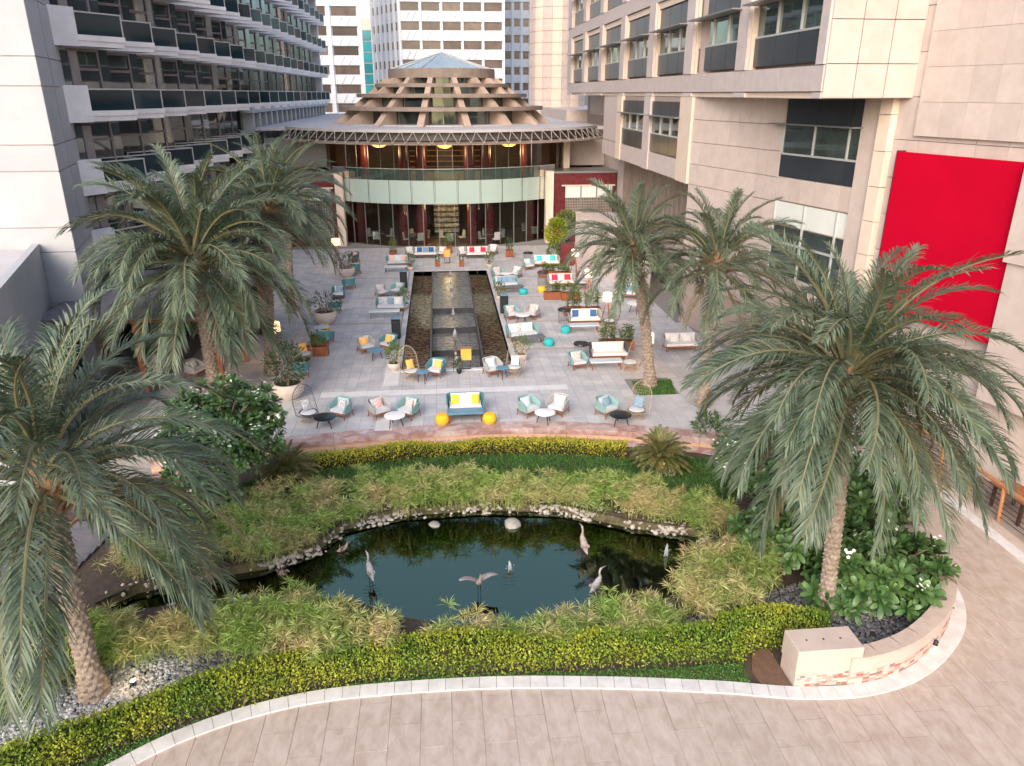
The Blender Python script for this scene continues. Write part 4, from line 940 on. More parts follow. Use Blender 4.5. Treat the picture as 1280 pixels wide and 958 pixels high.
# ============================================================ FURNITURE
MC = {}
def once(key, fn):
    if key not in MC: MC[key] = fn()
    return MC[key]
def cushion(w, d, h, puff=.35, n=6):
    m = MB(); V = []
    for s in (-1, 1):
        for i in range(n + 1):
            for j in range(n + 1):
                u, v = i / n * 2 - 1, j / n * 2 - 1; k = (1 - abs(u) ** 4) * (1 - abs(v) ** 4)
                V.append((u * w / 2 * (1 - .04 * (1 - abs(v))), v * d / 2 * (1 - .04 * (1 - abs(u))), h / 2 + s * h / 2 * (puff + (1 - puff) * k)))
    N = (n + 1) ** 2; Fs = []
    for i in range(n):
        for j in range(n):
            a = i * (n + 1) + j; Fs.append((a, a + 1, a + n + 2, a + n + 1)); a += N; Fs.append((a, a + n + 1, a + n + 2, a + 1))
    def e(i, j): return i * (n + 1) + j
    for k in range(n):
        for a, b in ((e(k, 0), e(k + 1, 0)), (e(n, k), e(n, k + 1)), (e(n - k, n), e(n - k - 1, n)), (e(0, n - k), e(0, n - k - 1))): Fs.append((a, b, b + N, a + N))
    return m.add(V, Fs)
def ushell(w, d, z0, zb, za, mat, t=.03, r=.26, flare=.05, rope=True):
    """curved rope back and arms as one wall following a rounded U; front is open"""
    pts = [(-w / 2, -d / 2)]; n = 6
    for k in range(n + 1): a = math.pi - k / n * math.pi / 2; pts.append((-w / 2 + r + r * math.cos(a), d / 2 - r + r * math.sin(a)))
    m_ = max(2, int((w - 2 * r) / .2))
    for k in range(1, m_): pts.append((-w / 2 + r + (w - 2 * r) * k / m_, d / 2))
    for k in range(n + 1): a = math.pi / 2 - k / n * math.pi / 2; pts.append((w / 2 - r + r * math.cos(a), d / 2 - r + r * math.sin(a)))
    pts.append((w / 2, -d / 2)); L = [Vector((x, y, 0)) for x, y in pts]; m = MB(); N = len(L)
    for i, p in enumerate(L):
        tn = (L[min(i + 1, N - 1)] - L[max(i - 1, 0)]).normalized(); nv = Vector((-tn.y, tn.x, 0))
        f = (p.y + d / 2) / d; zt = za + (zb - za) * (f * f * (3 - 2 * f)); fl = flare
        for o, z in ((0, z0), (fl, zt), (fl - t, zt), (-t, z0)):
            q = p + nv * o; m.v.append((q.x, q.y, z))
    for i in range(N - 1):
        for k in range(4): m.f.append((i * 4 + k, i * 4 + 4 + k, i * 4 + 4 + (k + 1) % 4, i * 4 + (k + 1) % 4))
    m.f += [(0, 1, 2, 3), tuple((N - 1) * 4 + k for k in (3, 2, 1, 0))]
    rim = [(m.v[i * 4 + 1][0], m.v[i * 4 + 1][1], m.v[i * 4 + 1][2]) for i in range(N)]
    return m, rim
def legs4(e, w, d, h, mat, r=.028, splay=.05):
    for sx in (-1, 1):
        for sy in (-1, 1):
            me = once(('leg', w, d, h, mat.name, sx, sy, r), lambda: MB().tube([(sx * (w / 2 + splay), sy * (d / 2 + splay), 0), (sx * w / 2, sy * d / 2, h)], [r * .7, r * 1.2], 6).mesh('leg', mat))
            put('leg', me, e)
def armchair(px, py, rz, rope, pil, label, seat=None, leg=None, z=0., wood=None, xy=None):
    x, y = xy or G(px, py, z); e = empty('armchair', (x, y, z), rad(rz), label, 'armchair', 'terrace armchairs'); e.scale = (.83, .83, .88)
    seat = seat or m_cush; leg = leg or m_wood
    sh = once(('ash', rope.name), lambda: ushell(.78, .72, .27, .76, .56, rope))
    rb = put('rope_back', once(('ashm', rope.name), lambda: sh[0].mesh('rope_back', rope, True)), e)
    put('rim', once(('arim', rope.name), lambda: MB().tube(sh[1], .02, 6).mesh('rim', rope, True)), rb)
    put('frame', once(('afr', leg.name), lambda: MB().box(-.36, .36, -.37, .33, .21, .27).mesh('frame', leg)), e)
    put('seat_cushion', once(('aseat', seat.name), lambda: cushion(.68, .68, .17, .7).mesh('seat_cushion', seat, True)), e, (0, -.04, .27))
    put('back_cushion', once(('abk', seat.name), lambda: cushion(.56, .36, .13, .4).mesh('back_cushion', seat, True)), e, (0, .23, .58), (rad(78), 0, 0))
    if pil: put('pillow', once(('pil', pil), lambda: cushion(.40, .40, .13, .15).mesh('pillow', PIL[pil], True)), e, (random.uniform(-.1, .1), .06, .56), (rad(66), 0, random.uniform(-.2, .2)))
    legs4(e, .62, .58, .23, leg)
    return e
def sofa(px, py, rz, rope, seat, pils, label, w=1.45, leg=None, backs=2, arms=True):
    x, y = G(px, py); e = empty('sofa', (x, y, 0), rad(rz), label, 'sofa', 'terrace sofas'); e.scale = (.94, .92, .92); leg = leg or m_wood
    sh = once(('ssh', rope.name, w), lambda: ushell(w, .78, .27, .74, .6, rope, r=.16))
    rb = put('rope_back', once(('sshm', rope.name, w), lambda: sh[0].mesh('rope_back', rope, True)), e)
    put('rim', once(('srim', rope.name, w), lambda: MB().tube(sh[1], .02, 6).mesh('rim', rope, True)), rb)
    put('frame', once(('sfr', leg.name, w), lambda: MB().box(-w / 2 + .03, w / 2 - .03, -.4, .36, .2, .27).mesh('frame', leg)), e)
    put('seat_cushion', once(('sseat', seat.name, w), lambda: cushion(w - .1, .74, .17, .75, 8).mesh('seat_cushion', seat, True)), e, (0, -.04, .27))
    bw_ = (w - .2) / backs
    for k in range(backs): put('back_cushion', once(('sbk', seat.name, w, backs), lambda: cushion(bw_ - .02, .38, .15, .4).mesh('back_cushion', seat, True)), e, (-w / 2 + .1 + bw_ * (k + .5), .27, .6), (rad(76), 0, 0))
    for k, p in enumerate(pils):
        f = (k + .5) / len(pils) * 2 - 1
        put('pillow', once(('pil', p), lambda: cushion(.40, .40, .13, .15).mesh('pillow', PIL[p], True)), e, (f * (w / 2 - .22), .09, .58), (rad(68), 0, random.uniform(-.15, .15)))
    legs4(e, w - .2, .6, .22, leg)
    return e
def rtable(px, py, top, label, r=.37, h=.48, leg=None, n=3):
    x, y = G(px, py); e = empty('side_table', (x, y, 0), random.uniform(0, 2), label, 'side table', 'round side tables'); e.scale = (.93, .93, .95); leg = leg or m_woodd
    put('table_top', once(('rt', top.name, r, h), lambda: MB().lathe([(.001, h - .035), (r - .02, h - .035), (r, h - .02), (r, h - .005), (r - .015, h), (.001, h)], 28).mesh('table_top', top, True)), e)
    for k in range(n):
        a = 6.283 * k / n; put('leg', once(('rtl', leg.name, r, h, k, n), lambda: MB().tube([(r * .78 * math.cos(a), r * .78 * math.sin(a), 0), (r * .5 * math.cos(a), r * .5 * math.sin(a), h - .03)], [.017, .028], 6).mesh('leg', leg)), e)
    return e
def ctable(px, py, rz, top, label, w=1.35, d=.5, h=.4, leg=None):
    x, y = G(px, py); e = empty('coffee_table', (x, y, 0), rad(rz), label, 'coffee table', 'long low coffee tables'); leg = leg or m_wood
    put('table_top', once(('ct', top.name, w), lambda: MB().bbox(-w / 2, w / 2, -d / 2, d / 2, h - .06, h, .012).mesh('table_top', top)), e)
    for sx in (-1, 1):
        for sy in (-1, 1): put('leg', once(('ctl', leg.name, w, sx, sy), lambda: MB().tube([(sx * (w / 2 - .08), sy * (d / 2 - .07), 0), (sx * (w / 2 - .12), sy * (d / 2 - .1), h - .05)], [.022, .03], 6).mesh('leg', leg)), e)
    return e
def pouf(px, py, mat, label):
    x, y = G(px, py)
    o = put('pouf', once(('pf', mat.name), lambda: MB().lathe([(.001, 0), (.22, 0), (.265, .05), (.28, .18), (.255, .31), (.2, .37), (.001, .385)], 24).mesh('pouf', mat, True)), None, (x, y, 0), (0, 0, random.random()), .9)
    return tag(o, label, 'pouf', 'fabric poufs')
def egg(px, py, rz, weave, seat, pil, label, base=None, z=0.):
    """high backed open weave egg chair: hoop, ribs, shell seat, cushion, wire drum base"""
    x, y = G(px, py); e = empty('egg_chair', (x, y, 0), rad(rz), label, 'egg chair', 'high egg chairs'); e.scale = (.82, .86, .97); base = base or m_wick
    def P(u, v):                                               # u across -1..1, v 0 (front lip) .. 1 (top of back)
        t = v; wdt = .46 * math.sqrt(max(.02, 1 - (max(0, t - .6) / .41) ** 2)) * (.55 + .45 * min(1, t / .25) ** .6)
        ang = t * 2.0; yy = -.42 + 1.0 * math.sin(min(ang, 1.57)) * .85 + (.06 if t > .6 else 0) * (t - .6); zz = .36 + (.0 if t < .38 else (t - .38) * 1.62) - .06 * math.sin(min(1, t / .5) * math.pi)
        cup = (1 - u * u) ** 1 ; return (u * wdt * (1.1 if t > .3 else 1.0), yy + cup * .10 - .08 * (1 - cup) * (t > .35), zz - cup * .10 * (t < .55))
    def mk():
        m = MB()
        for k in range(-4, 5): m.tube([P(k / 4.5, v / 14) for v in range(1, 15)], .0045, 4)
        for v in range(1, 15): m.tube([P(u / 6, v / 14.5) for u in range(-6, 7)], .0055 if v % 2 else .004, 4)
        return m.mesh('weave', weave)
    put('weave', once(('eggw', weave.name), mk), e)
    put('hoop', once(('eggh', weave.name), lambda: MB().tube([P(-1, v / 20) for v in range(0, 21)] + [P(u / 6, 1) for u in range(-5, 6)] + [P(1, v / 20) for v in range(20, -1, -1)] + [P(u / 6, 0) for u in range(5, -7, -1)], .016, 6).mesh('hoop', m_wick if weave is not CHAR else CHAR, True)), e)
    put('seat_shell', once(('eggs', weave.name), lambda: MB().lathe([(.001, -.1), (.2, -.085), (.34, -.03), (.40, .05), (.385, .05), (.32, -.01), (.001, -.07)], 20).mesh('seat_shell', CHAR if weave is CHAR else weave, True)), e, (0, -.05, .36))
    put('seat_cushion', once(('eggc', seat.name), lambda: MB().lathe([(.001, 0), (.3, .0), (.35, .05), (.3, .1), (.001, .115)], 20).mesh('seat_cushion', seat, True)), e, (0, -.06, .32))
    if pil: put('pillow', once(('pil', pil), lambda: cushion(.40, .40, .13, .15).mesh('pillow', PIL[pil], True)), e, (0, .14, .62), (rad(64), 0, .12))
    def bs_():
        m = MB()
        for k in range(18):
            a = 6.283 * k / 18; m.tube([(.31 * math.cos(a), .31 * math.sin(a), 0), (.24 * math.cos(a + .5), .24 * math.sin(a + .5), .27)], .007, 4)
        for r_, zz in ((.31, .008), (.24, .27)): m.tube([(r_ * math.cos(6.2832 * k / 20), r_ * math.sin(6.2832 * k / 20), zz) for k in range(21)], .012, 5)
        return m.mesh('base', base)
    put('base', once(('eggb', base.name), bs_), e)
    return e
def leafball(n, c, rx, rz, L, Wd, up=.4, hollow=.3):
    D = unit(np.random.normal(size=(n, 3))); r = (hollow + (1 - hollow) * np.random.rand(n, 1) ** .5)
    P = np.array(c) + D * r * np.array([rx, rx, rz]); d2 = D + np.array([0, 0, up]) + np.random.normal(size=(n, 3)) * .4
    return leaves(P, d2, np.random.uniform(.6, 1.2, n) * L, np.random.uniform(.7, 1.2, n) * Wd)
def bowl(e, r, h, mat):
    pt = put('pot', once(('bowl', r, h, mat.name), lambda: MB().lathe([(.001, 0), (r * .55, 0), (r * .9, h * .35), (r, h * .7), (r * .93, h), (r * .84, h), (r * .88, h * .8), (.001, h * .78)], 24).mesh('pot', mat, True)), e)
    put('soil', once(('bsoil', r, h), lambda: MB().lathe([(r * .87, h * .8), (.001, h * .84)], 20).mesh('soil', m_soil)), pt)
def potplant(px, py, label, r=.24, h=.3, ph=.7, mat=None, n=160, pot=None):
    x, y = G(px, py); e = empty('potted_plant', (x, y, 0), random.random() * 6, label, 'potted plant', 'plants in bowls'); bowl(e, r, h, pot or m_pot)
    V, Q = leafball(n, (0, 0, h + ph * .55), r * 1.15, ph * .5, .17, .055, .7)
    put('foliage', fast('foliage', V, Q, mat or m_plant), e); m = MB()
    for k in range(5): a = k * 1.3; m.tube([(0.02 * math.cos(a), .02 * math.sin(a), h * .7), (r * .6 * math.cos(a), r * .6 * math.sin(a), h + ph * .7)], .01, 4)
    m.build('stems', m_bark, e); return e
def woodbox(e, w, d, h, n):
    for k in range(n): MB().bbox(-w / 2 + w * k / n + .003, -w / 2 + w * (k + 1) / n - .003, -d / 2, -d / 2 + .03, 0.02, h, .005).build('slat', m_wood, e); MB().box(-w / 2 + w * k / n + .003, -w / 2 + w * (k + 1) / n - .003, d / 2 - .03, d / 2, .02, h).build('slat', m_wood, e)
    for sx in (-1, 1): MB().box(min(sx * w / 2, sx * (w / 2 - .03)), max(sx * w / 2, sx * (w / 2 - .03)), -d / 2 + .031, d / 2 - .031, .02, h).build('side', m_wood, e)
    MB().box(-w / 2 + .03, w / 2 - .03, -d / 2 + .03, d / 2 - .03, 0, h - .08).build('soil', m_soil, e)
def cubeplant(px, py, label):
    x, y = G(px, py); e = empty('cube_planter', (x, y, 0), 0, label, 'planter', 'wooden cube planters'); woodbox(e, .55, .55, .52, 5)
    V, Q = leafball(260, (0, 0, .95), .26, .5, .13, .05, .8); put('foliage', fast('foliage', V, Q, m_plantd if random.random() < .5 else m_plant), e)
    MB().tube([(0, 0, .4), (0, 0, 1.1)], .02, 5).build('stem', m_bark, e)
def boxplant(px, py, label, w=.98, rz=0, ph=.8):
    x, y = G(px, py); e = empty('planter_box', (x, y, 0), rad(rz), label, 'planter', 'wooden planter boxes'); woodbox(e, w, .42, .44, 9)
    P = []; D = []; m = MB()
    for k in range(13):
        sx, sy = random.uniform(-w / 2 + .1, w / 2 - .1), random.uniform(-.13, .13); hh = ph * random.uniform(.6, 1.1)
        m.tube([(sx, sy, .3), (sx + random.uniform(-.08, .08), sy, .4 + hh)], [.011, .006], 4)
        for j in range(20):
            f = random.uniform(.2, 1.05); a = random.random() * 6.28; P.append((sx, sy, .4 + hh * f)); D.append((math.cos(a), math.sin(a), random.uniform(-.1, .9)))
    V, Q = leaves(P, D, np.random.uniform(.14, .26, len(P)), np.random.uniform(.03, .055, len(P))); put('foliage', fast('foliage', V, Q, m_plant), e); m.build('stems', m_plantd, e)
    return e
def tripod(px, py, label, h=1.45, shade=None, r=.24):
    x, y = G(px, py); e = empty('floor_lamp', (x, y, 0), random.random(), label, 'floor lamp', 'tripod floor lamps'); sh = shade or m_shade2
    for k in range(3): a = 2.094 * k; MB().tube([(.3 * math.cos(a), .3 * math.sin(a), 0), (.03 * math.cos(a), .03 * math.sin(a), h - .3)], .025, 6).build('leg', m_wood, e)
    MB().lathe([(r * .96, h - .4), (r, h - .39), (r * .97, h), (r * .9, h + .01), (r * .9, h - .38)], 24).build('lamp_shade', sh, e, smooth=True)
    MB().tube([(0, 0, h - .35), (0, 0, h - .1)], .02, 6).build('stem', m_steel, e)
    l = bpy.data.lights.new('lamp_light', 'POINT'); l.energy = 9; l.color = (1, .66, .36); l.shadow_soft_size = .2
    o = bpy.data.objects.new('lamp_light', l); COL.objects.link(o); o.parent = e; o.location = (0, 0, h - .55)
def cabinet(px, py, label):
    x, y = G(px, py); e = empty('speaker_cabinet', (x, y, 0), 0, label, 'cabinet', 'black outdoor cabinets')
    MB().bbox(-.21, .21, -.28, .28, .04, .98, .015).build('body', m_blackc, e); MB().bbox(-.22, .22, -.29, .29, .985, 1.02, .008).build('top', m_tabb, e)  # blue top: reflection on the black cabinet, painted as colour
    MB().box(-.17, .17, -.288, -.281, .12, .9).build('grille', m_black, e); MB().box(-.19, .19, -.25, .25, 0, .04).build('plinth', m_black, e)
def glantern(px, py, label):
    x, y = G(px, py); e = empty('glass_lantern', (x, y, 0), 0, label, 'lantern', 'glass lanterns on wooden blocks')
    MB().bbox(-.16, .16, -.16, .16, 0, .42, .01).build('block', m_wood, e); MB().lathe([(.13, .42), (.15, .5), (.15, .75), (.13, .8)], 16).build('glass', m_railclear, e, smooth=True)
    MB().lathe([(.05, .43), (.05, .6), (.001, .605)], 10).build('candle', m_tabw, e)
def ambersign(px, py, label):
    x, y = G(px, py); e = empty('amber_lantern', (x, y, 0), 0, label, 'lantern', 'amber box lanterns')
    MB().bbox(-.22, .22, -.1, .1, .45, .95, .01).build('box', m_amber, e); 
    for sx in (-.18, .18): MB().box(sx - .015, sx + .015, -.02, .02, 0, .45).build('leg', m_black, e)
    MB().box(-.24, .24, -.12, .12, .95, .97).build('lid', m_woodl, e); MB().box(-.16, .16, -.07, .07, .0, .03).build('foot', m_black, e)
# front row
egg(386, 527, 35, CHAR, m_cush, 'grey', 'charcoal egg chair with striped pillow beside the low black table by the frangipani')
rtable(407, 534, m_tabk, 'low round black table between charcoal egg chair and teal armchair', .42, .42)
armchair(428, 521, -30, TEAL, 'grey', 'teal armchair with striped grey pillow beside the black table near the frangipani')
armchair(474, 521, 35, GREY, 'pink', 'grey armchair with pink patterned pillow at the white table near a yellow pouf')
rtable(494, 533, m_tabw, 'round white table between grey and teal armchairs with pink pillows', .40, .45)
armchair(512, 521, -35, TEAL, 'pink', 'teal armchair with pink patterned pillow near the yellow poufs')
sofa(582, 517, 0, TEALD, m_cushw, ['yellow', 'white', 'white', 'yellow'], 'loveseat with two yellow and two white pillows between yellow poufs', 1.35)
ctable(582, 526, 0, m_tabb, 'long blue low table in front of the yellow pillow loveseat', 1.3)
pouf(553, 529, m_pouf_y, 'round yellow pouf at the blue table toward the pink pillow armchairs')
pouf(612, 528, m_pouf_y, 'round yellow pouf at the blue table toward the pale pillow armchairs')
armchair(660, 519, 35, TEAL, 'pale', 'teal armchair with pale blue pillow at the white table by the yellow pouf')
rtable(681, 529, m_tabw, 'round white table between teal and grey armchairs with pale blue pillows', .40, .45)
armchair(698, 517, -35, GREY, 'pale', 'grey armchair with pale blue pillow facing the teal one over a white table')
armchair(757, 519, 35, TEAL, 'steel', 'teal armchair with slate pillow next to black table near the lawn patch')
rtable(775, 531, m_tabk, 'low round black table beside the open wicker egg chair at the lawn patch', .42, .42)
egg(796, 523, -40, m_wick, m_cush, 'steel', 'open wicker egg chair with slate cushion before the lawn patch')
# second row
armchair(457, 440, 30, GREY, 'orange', 'grey armchair with orange pillow at the blue table near the black cabinet')
rtable(470, 449, m_tabb, 'round blue table with armchairs holding orange pillows near the cabinet', .40, .46)
armchair(487, 437, -40, TEALD, 'orange', 'teal armchair with orange pillow behind the bowl plant at pool corner')
potplant(493, 462, 'green leafy plant in pale bowl at pool corner toward pond and hotel', .3, .32, .85, n=220)
egg(514, 474, 25, m_wick, m_cush, 'orange', 'wicker egg chair with orange pillow at the pool corner toward pond and hotel')
rtable(529, 478, m_tabb, 'small blue round table beside the orange pillow egg chair', .3, .5)
armchair(546, 470, -25, TEALD, 'orange', 'teal armchair with orange pillow in front of the pool end beside the small blue table')
ambersign(583, 462, 'amber box lantern standing at the pond end of the cascade pool')
def candle_stand(px, py):
    x, y = G(px, py); e = empty('candle_stand', (x, y, 0), 0, 'black iron candle stand before the pool end beside the amber lantern', 'candle stand')
    m = MB()
    for k in range(4): a = 1.571 * k + .78; m.tube([(.16 * math.cos(a), .16 * math.sin(a), 0), (.12 * math.cos(a), .12 * math.sin(a), .7), (0, 0, 1.25)], .012, 5)
    m.build('frame', m_black, e)
    for z in (.3, .68): MB().lathe([(.15, z), (.15, z + .02)], 12).build('tray', m_black, e); MB().lathe([(.05, z + .02), (.05, z + .14), (.001, z + .145)], 10).build('candle', m_fin, e)
candle_stand(570, 463)
potplant(574, 467, 'small dark plant on black stand below the amber lantern', .12, .2, .4, m_plantd, 60, m_black)
armchair(615, 468, 25, GREY, 'pale', 'grey armchair with pale pillow at the pool end beside the pale pillow egg chair')
rtable(628, 473, m_tabb, 'small blue round table beside the pale pillow egg chair', .3, .5)
egg(643, 469, -25, m_wick, m_cush, 'pale', 'wicker egg chair with pale blue pillow at the pool corner toward pond and granite wing')
potplant(652, 450, 'bushy green plant in pale bowl behind the pale pillow egg chair', .28, .3, .8)
armchair(721, 460, 15, TEAL, 'pink', 'pale teal armchair with pink pillow in front of a black rimmed glass table')
def drumtable(px, py, label, h=.75):
    x, y = G(px, py); e = empty('drum_table', (x, y, 0), 0, label, 'drum table', 'black wire drum tables'); m = MB()
    for k in range(14): a = .4488 * k; m.tube([(.27 * math.cos(a), .27 * math.sin(a), 0), (.3 * math.cos(a), .3 * math.sin(a), h - .05)], .008, 4)
    m.build('wire_drum', m_steel, e); MB().lathe([(.001, h - .08), (.33, h - .08), (.35, h - .04), (.33, h), (.28, h), (.27, h - .02), (.001, h - .02)], 24).build('top', m_tabk, e, smooth=True)
drumtable(726, 449, 'tall black drum table behind the pale teal armchair')
sofa(760, 449, 0, CHAR, m_cushw, ['white', 'white', 'white', 'white'], 'two seat white sofa with dark frame in front of a leafy planter by palm', 1.75)
ctable(757, 461, 0, m_tabl, 'long pale low table before the dark framed white sofa', 1.4)
egg(788, 463, -60, m_wick, m_cush, None, 'brown wicker egg chair turned side on beside the palm trunk', m_woodl)
boxplant(762, 436, 'leafy planter box behind the dark framed white sofa', 1.0); boxplant(781, 437, 'leafy planter box next to the palm trunk by the lamp', .8)
tripod(808, 459, 'tripod lamp with white shade beside the palm trunk and lawn', 1.5)
sofa(652, 424, 14, TEAL, m_cush, ['white', 'grey', 'white', 'white'], 'teal sofa with cream pillows angled toward a slate low table', 1.5)
ctable(662, 431, 14, m_tabg, 'long slate grey table angled before the cream pillow teal sofa', 1.45)
pouf(686, 432, m_pouf_t, 'turquoise pouf at the end of the angled slate table')
pouf(707, 416, m_pouf_t, 'turquoise pouf beside the white sofa with navy pillows')
sofa(730, 405, 0, GREY, m_cushw, ['blue', 'white', 'white', 'blue'], 'white sofa with two navy pillows in front of tall planter plants', 1.7)
ctable(730, 415, 0, m_tabl, 'long pale low table before the navy pillow sofa', 1.5)
drumtable(705, 404, 'black topped drum table beside the navy pillow sofa')
boxplant(716, 394, 'planter box with tall stems behind the navy pillow sofa, drum table end', 1.0, ph=1.0); boxplant(738, 394, 'planter box with tall stems behind the navy pillow sofa, tripod lamp end', 1.0, ph=1.0)
egg(763, 410, -70, CHAR, m_cush, None, 'charcoal egg chair turned toward the navy pillow sofa', m_woodl)
tripod(758, 405, 'tripod lamp with white shade behind the charcoal egg chair', 1.6)
boxplant(691, 374, 'wooden planter box before the red pillow sofa, yellow pouf end', 1.05, ph=.6); boxplant(713, 375, 'wooden planter box before the red pillow sofa, lamp end', 1.05, ph=.6)
sofa(701, 358, 0, GREY, m_cushw, ['red', 'white', 'red'], 'white sofa with two crimson pillows between rows of planter boxes', 1.7)
pouf(677, 365, m_pouf_y, 'yellow pouf beside the crimson pillow sofa behind planters')
drumtable(678, 357, 'black topped drum table behind the lone yellow pouf', .85)
egg(728, 361, -60, CHAR, m_cush, None, 'charcoal egg chair beside the crimson pillow sofa', m_woodl)
tripod(735, 372, 'tripod lamp with white shade at the crimson pillow sofa', 1.6)
boxplant(684, 347, 'wooden planter box before the turquoise pillow sofa, armchair end', 1.05, ph=.5); boxplant(703, 348, 'wooden planter box before the turquoise pillow sofa, lamp end', 1.05, ph=.5)
sofa(682, 333, 0, GREY, m_cushw, ['turq', 'white', 'turq'], 'white sofa with turquoise pillows nearest the yellow shrub', 1.9)
armchair(660, 337, 20, TEAL, None, 'small teal armchair beside the turquoise pillow sofa')
drumtable(660, 329, 'black topped drum table behind the small teal armchair')
tripod(718, 345, 'tripod lamp with square white shade by the pinkish wall', 1.7)
cubeplant(637, 321, 'wooden cube planter with small dark tree beside the crimson pillow lobby sofa')
potplant(612, 335, 'upright green plant in white bowl at pool corner toward pavilion and granite wing', .24, .28, .75)
armchair(622, 348, 20, TEAL, 'pink', 'teal armchair with pink pillow at the white table beside upper pool')
rtable(633, 350, m_tabw, 'round white table at the pavilion end of the granite side of the pool', .40, .45)
armchair(645, 347, -40, GREY, 'white', 'grey armchair with white patterned pillow facing the far white table')
sofa(632, 361, 8, TEAL, m_cush, ['steel', 'steel', 'steel'], 'teal sofa with slate blue pillows along the granite wing side of the pool', 1.5)
ctable(640, 366, 8, m_tabg, 'slate grey table before the slate pillow sofa on the granite wing side of the pool', 1.4)
pouf(654, 368, m_pouf_t, 'turquoise pouf at the slate pillow sofa')
potplant(625, 375, 'bushy plant in white bowl behind the black cabinet opposite the hotel', .26, .28, .75)
cabinet(630, 391, 'tall black cabinet on the granite wing side of the pool')
armchair(639, 399, 20, TEAL, 'pink', 'teal armchair with pink pillow beside the black cabinet opposite the hotel')
rtable(653, 404, m_tabw, 'round white table with dark legs near the black cabinet opposite the hotel', .42, .48)
armchair(666, 398, -40, GREY, 'pink', 'grey armchair with pink pillow across the white table from the black cabinet')
# left of the pool and the lobby row
cubeplant(492, 323, 'wooden cube planter with small dark tree beside the blue pillow lobby sofa')
sofa(532, 322, 0, GREY, m_cushw, ['blue', 'steel', 'blue'], 'white lobby sofa with blue pillows behind the pool, by pavilion glass', 1.75, m_woodd)
armchair(513, 321, 25, GREY, None, 'small white armchair at the cube planter end of the blue pillow lobby sofa', m_cushw)
armchair(552, 321, -25, GREY, None, 'small white armchair at the pool axis end of the blue pillow lobby sofa', m_cushw)
cubeplant(561, 316, 'wooden cube planter with leafy plant on the pool axis by the pavilion')
ambersign(559, 329, 'amber box lantern at the pavilion end of the cascade pool')
glantern(547, 333, 'glass lantern on wooden block beside the pavilion end amber lantern, blue pillow side'); glantern(577, 333, 'glass lantern on wooden block beside the pavilion end amber lantern, crimson pillow side')
armchair(578, 321, 25, GREY, None, 'small white armchair at the pool axis end of the crimson pillow lobby sofa', m_cushw)
sofa(597, 322, 0, GREY, m_cushw, ['red', 'white', 'red'], 'white lobby sofa with crimson pillows behind the pool, by pavilion glass', 1.75, m_woodd)
armchair(616, 318, -25, GREY, None, 'small white armchair at the cube planter end of the crimson pillow lobby sofa', m_cushw)
sofa(498, 333, 0, TEAL, m_cush, ['pink', 'pale', 'pink'], 'teal sofa with pink pillows beside the pool corner toward pavilion and hotel', 1.6)
ctable(495, 340, 0, m_tabl, 'long pale table before the pink pillow teal sofa', 1.5, leg=m_woodd)
potplant(513, 338, 'bushy green plant in white bowl at pool corner toward pavilion and hotel', .26, .28, .8)
cabinet(505, 359, 'tall black cabinet on the hotel side of the pool near the pink pillow sofa')
armchair(477, 371, 30, GREY, 'grey', 'grey armchair with striped pillow at a dark table on the hotel side of the pool')
rtable(490, 376, m_tabg, 'round dark slate table on the hotel side of the pool', .42, .48)
armchair(498, 369, -35, TEAL, 'grey', 'teal armchair with striped pillow at the dark slate round table')
potplant(505, 386, 'leafy plant in pale bowl halfway down the hotel side of the pool', .28, .3, .85)
sofa(489, 389, 0, TEAL, m_cush, ['grey', 'steel', 'white'], 'teal sofa with grey patterned pillows halfway down the hotel side of the pool', 1.6)
ctable(481, 397, 0, m_tabl, 'long pale table before the grey pillow teal sofa', 1.6, leg=m_steel)
cabinet(496, 422, 'tall black cabinet on the hotel side of the pool near the orange pillow chairs')
# left edge of the terrace
armchair(443, 328, -60, CHAR, 'pink', 'dark armchair with pink pillow at the pavilion end of the palm lined terrace edge')
armchair(444, 342, 200, TEALD, None, 'deep teal armchair turned away beside the far pale bowl planter')
def bigbowl(px, py, label, r, h, ph, mat, n):
    x, y = G(px, py); e = empty('bowl_planter', (x, y, 0), 0, label, 'planter', 'large pale bowl planters'); bowl(e, r, h, m_pot)
    V, Q = leafball(n, (0, 0, h + ph * .5), r * 1.25, ph * .55, .2, .06, .4, .2); put('foliage', fast('foliage', V, Q, mat), e)
    m = MB()
    for k in range(6): a = 1.05 * k; m.tube([(.04 * math.cos(a), .04 * math.sin(a), h * .7), (r * .7 * math.cos(a), r * .7 * math.sin(a), h + ph * .8)], [.025, .01], 5)
    m.build('stems', m_bark, e)
bigbowl(434, 346, 'large pale bowl planter at the pavilion end of the palm lined terrace edge', .55, .6, .9, m_plantd, 200)
armchair(437, 361, 210, TEALD, 'pale', 'deep teal armchair with pale pillow near the far bowl planter')
armchair(424, 373, 0, TEALD, 'steel', 'deep teal armchair with slate blue pillow behind a black low table')
rtable(423, 380, m_tabk, 'low black table between two deep teal armchairs', .4, .42)
armchair(419, 391, 180, TEALD, None, 'deep teal armchair seen from behind beside the middle bowl planter')
bigbowl(407, 404, 'large pale bowl planter midway along the palm lined terrace edge', .62, .65, .9, m_plantd, 200)
pouf(406, 414, m_pouf_y, 'yellow pouf on the palm lined terrace edge beside the middle bowl planter')
rtable(403, 420, m_tabl, 'pale blue table beside the yellow pouf under the palms', .42, .5)
armchair(407, 429, 160, TEALD, None, 'deep teal armchair seen from behind at the pale blue table')
boxplant(397, 444, 'dark wooden planter box with small shrub beside the egg chair under the palms', 1.0, ph=.6)
egg(381, 452, 30, m_wick, m_cush, 'orange', 'wicker egg chair with orange pillow at the palm lined terrace edge')
rtable(379, 460, m_tabk, 'low black table in front of the egg chair under the palms', .36, .42)
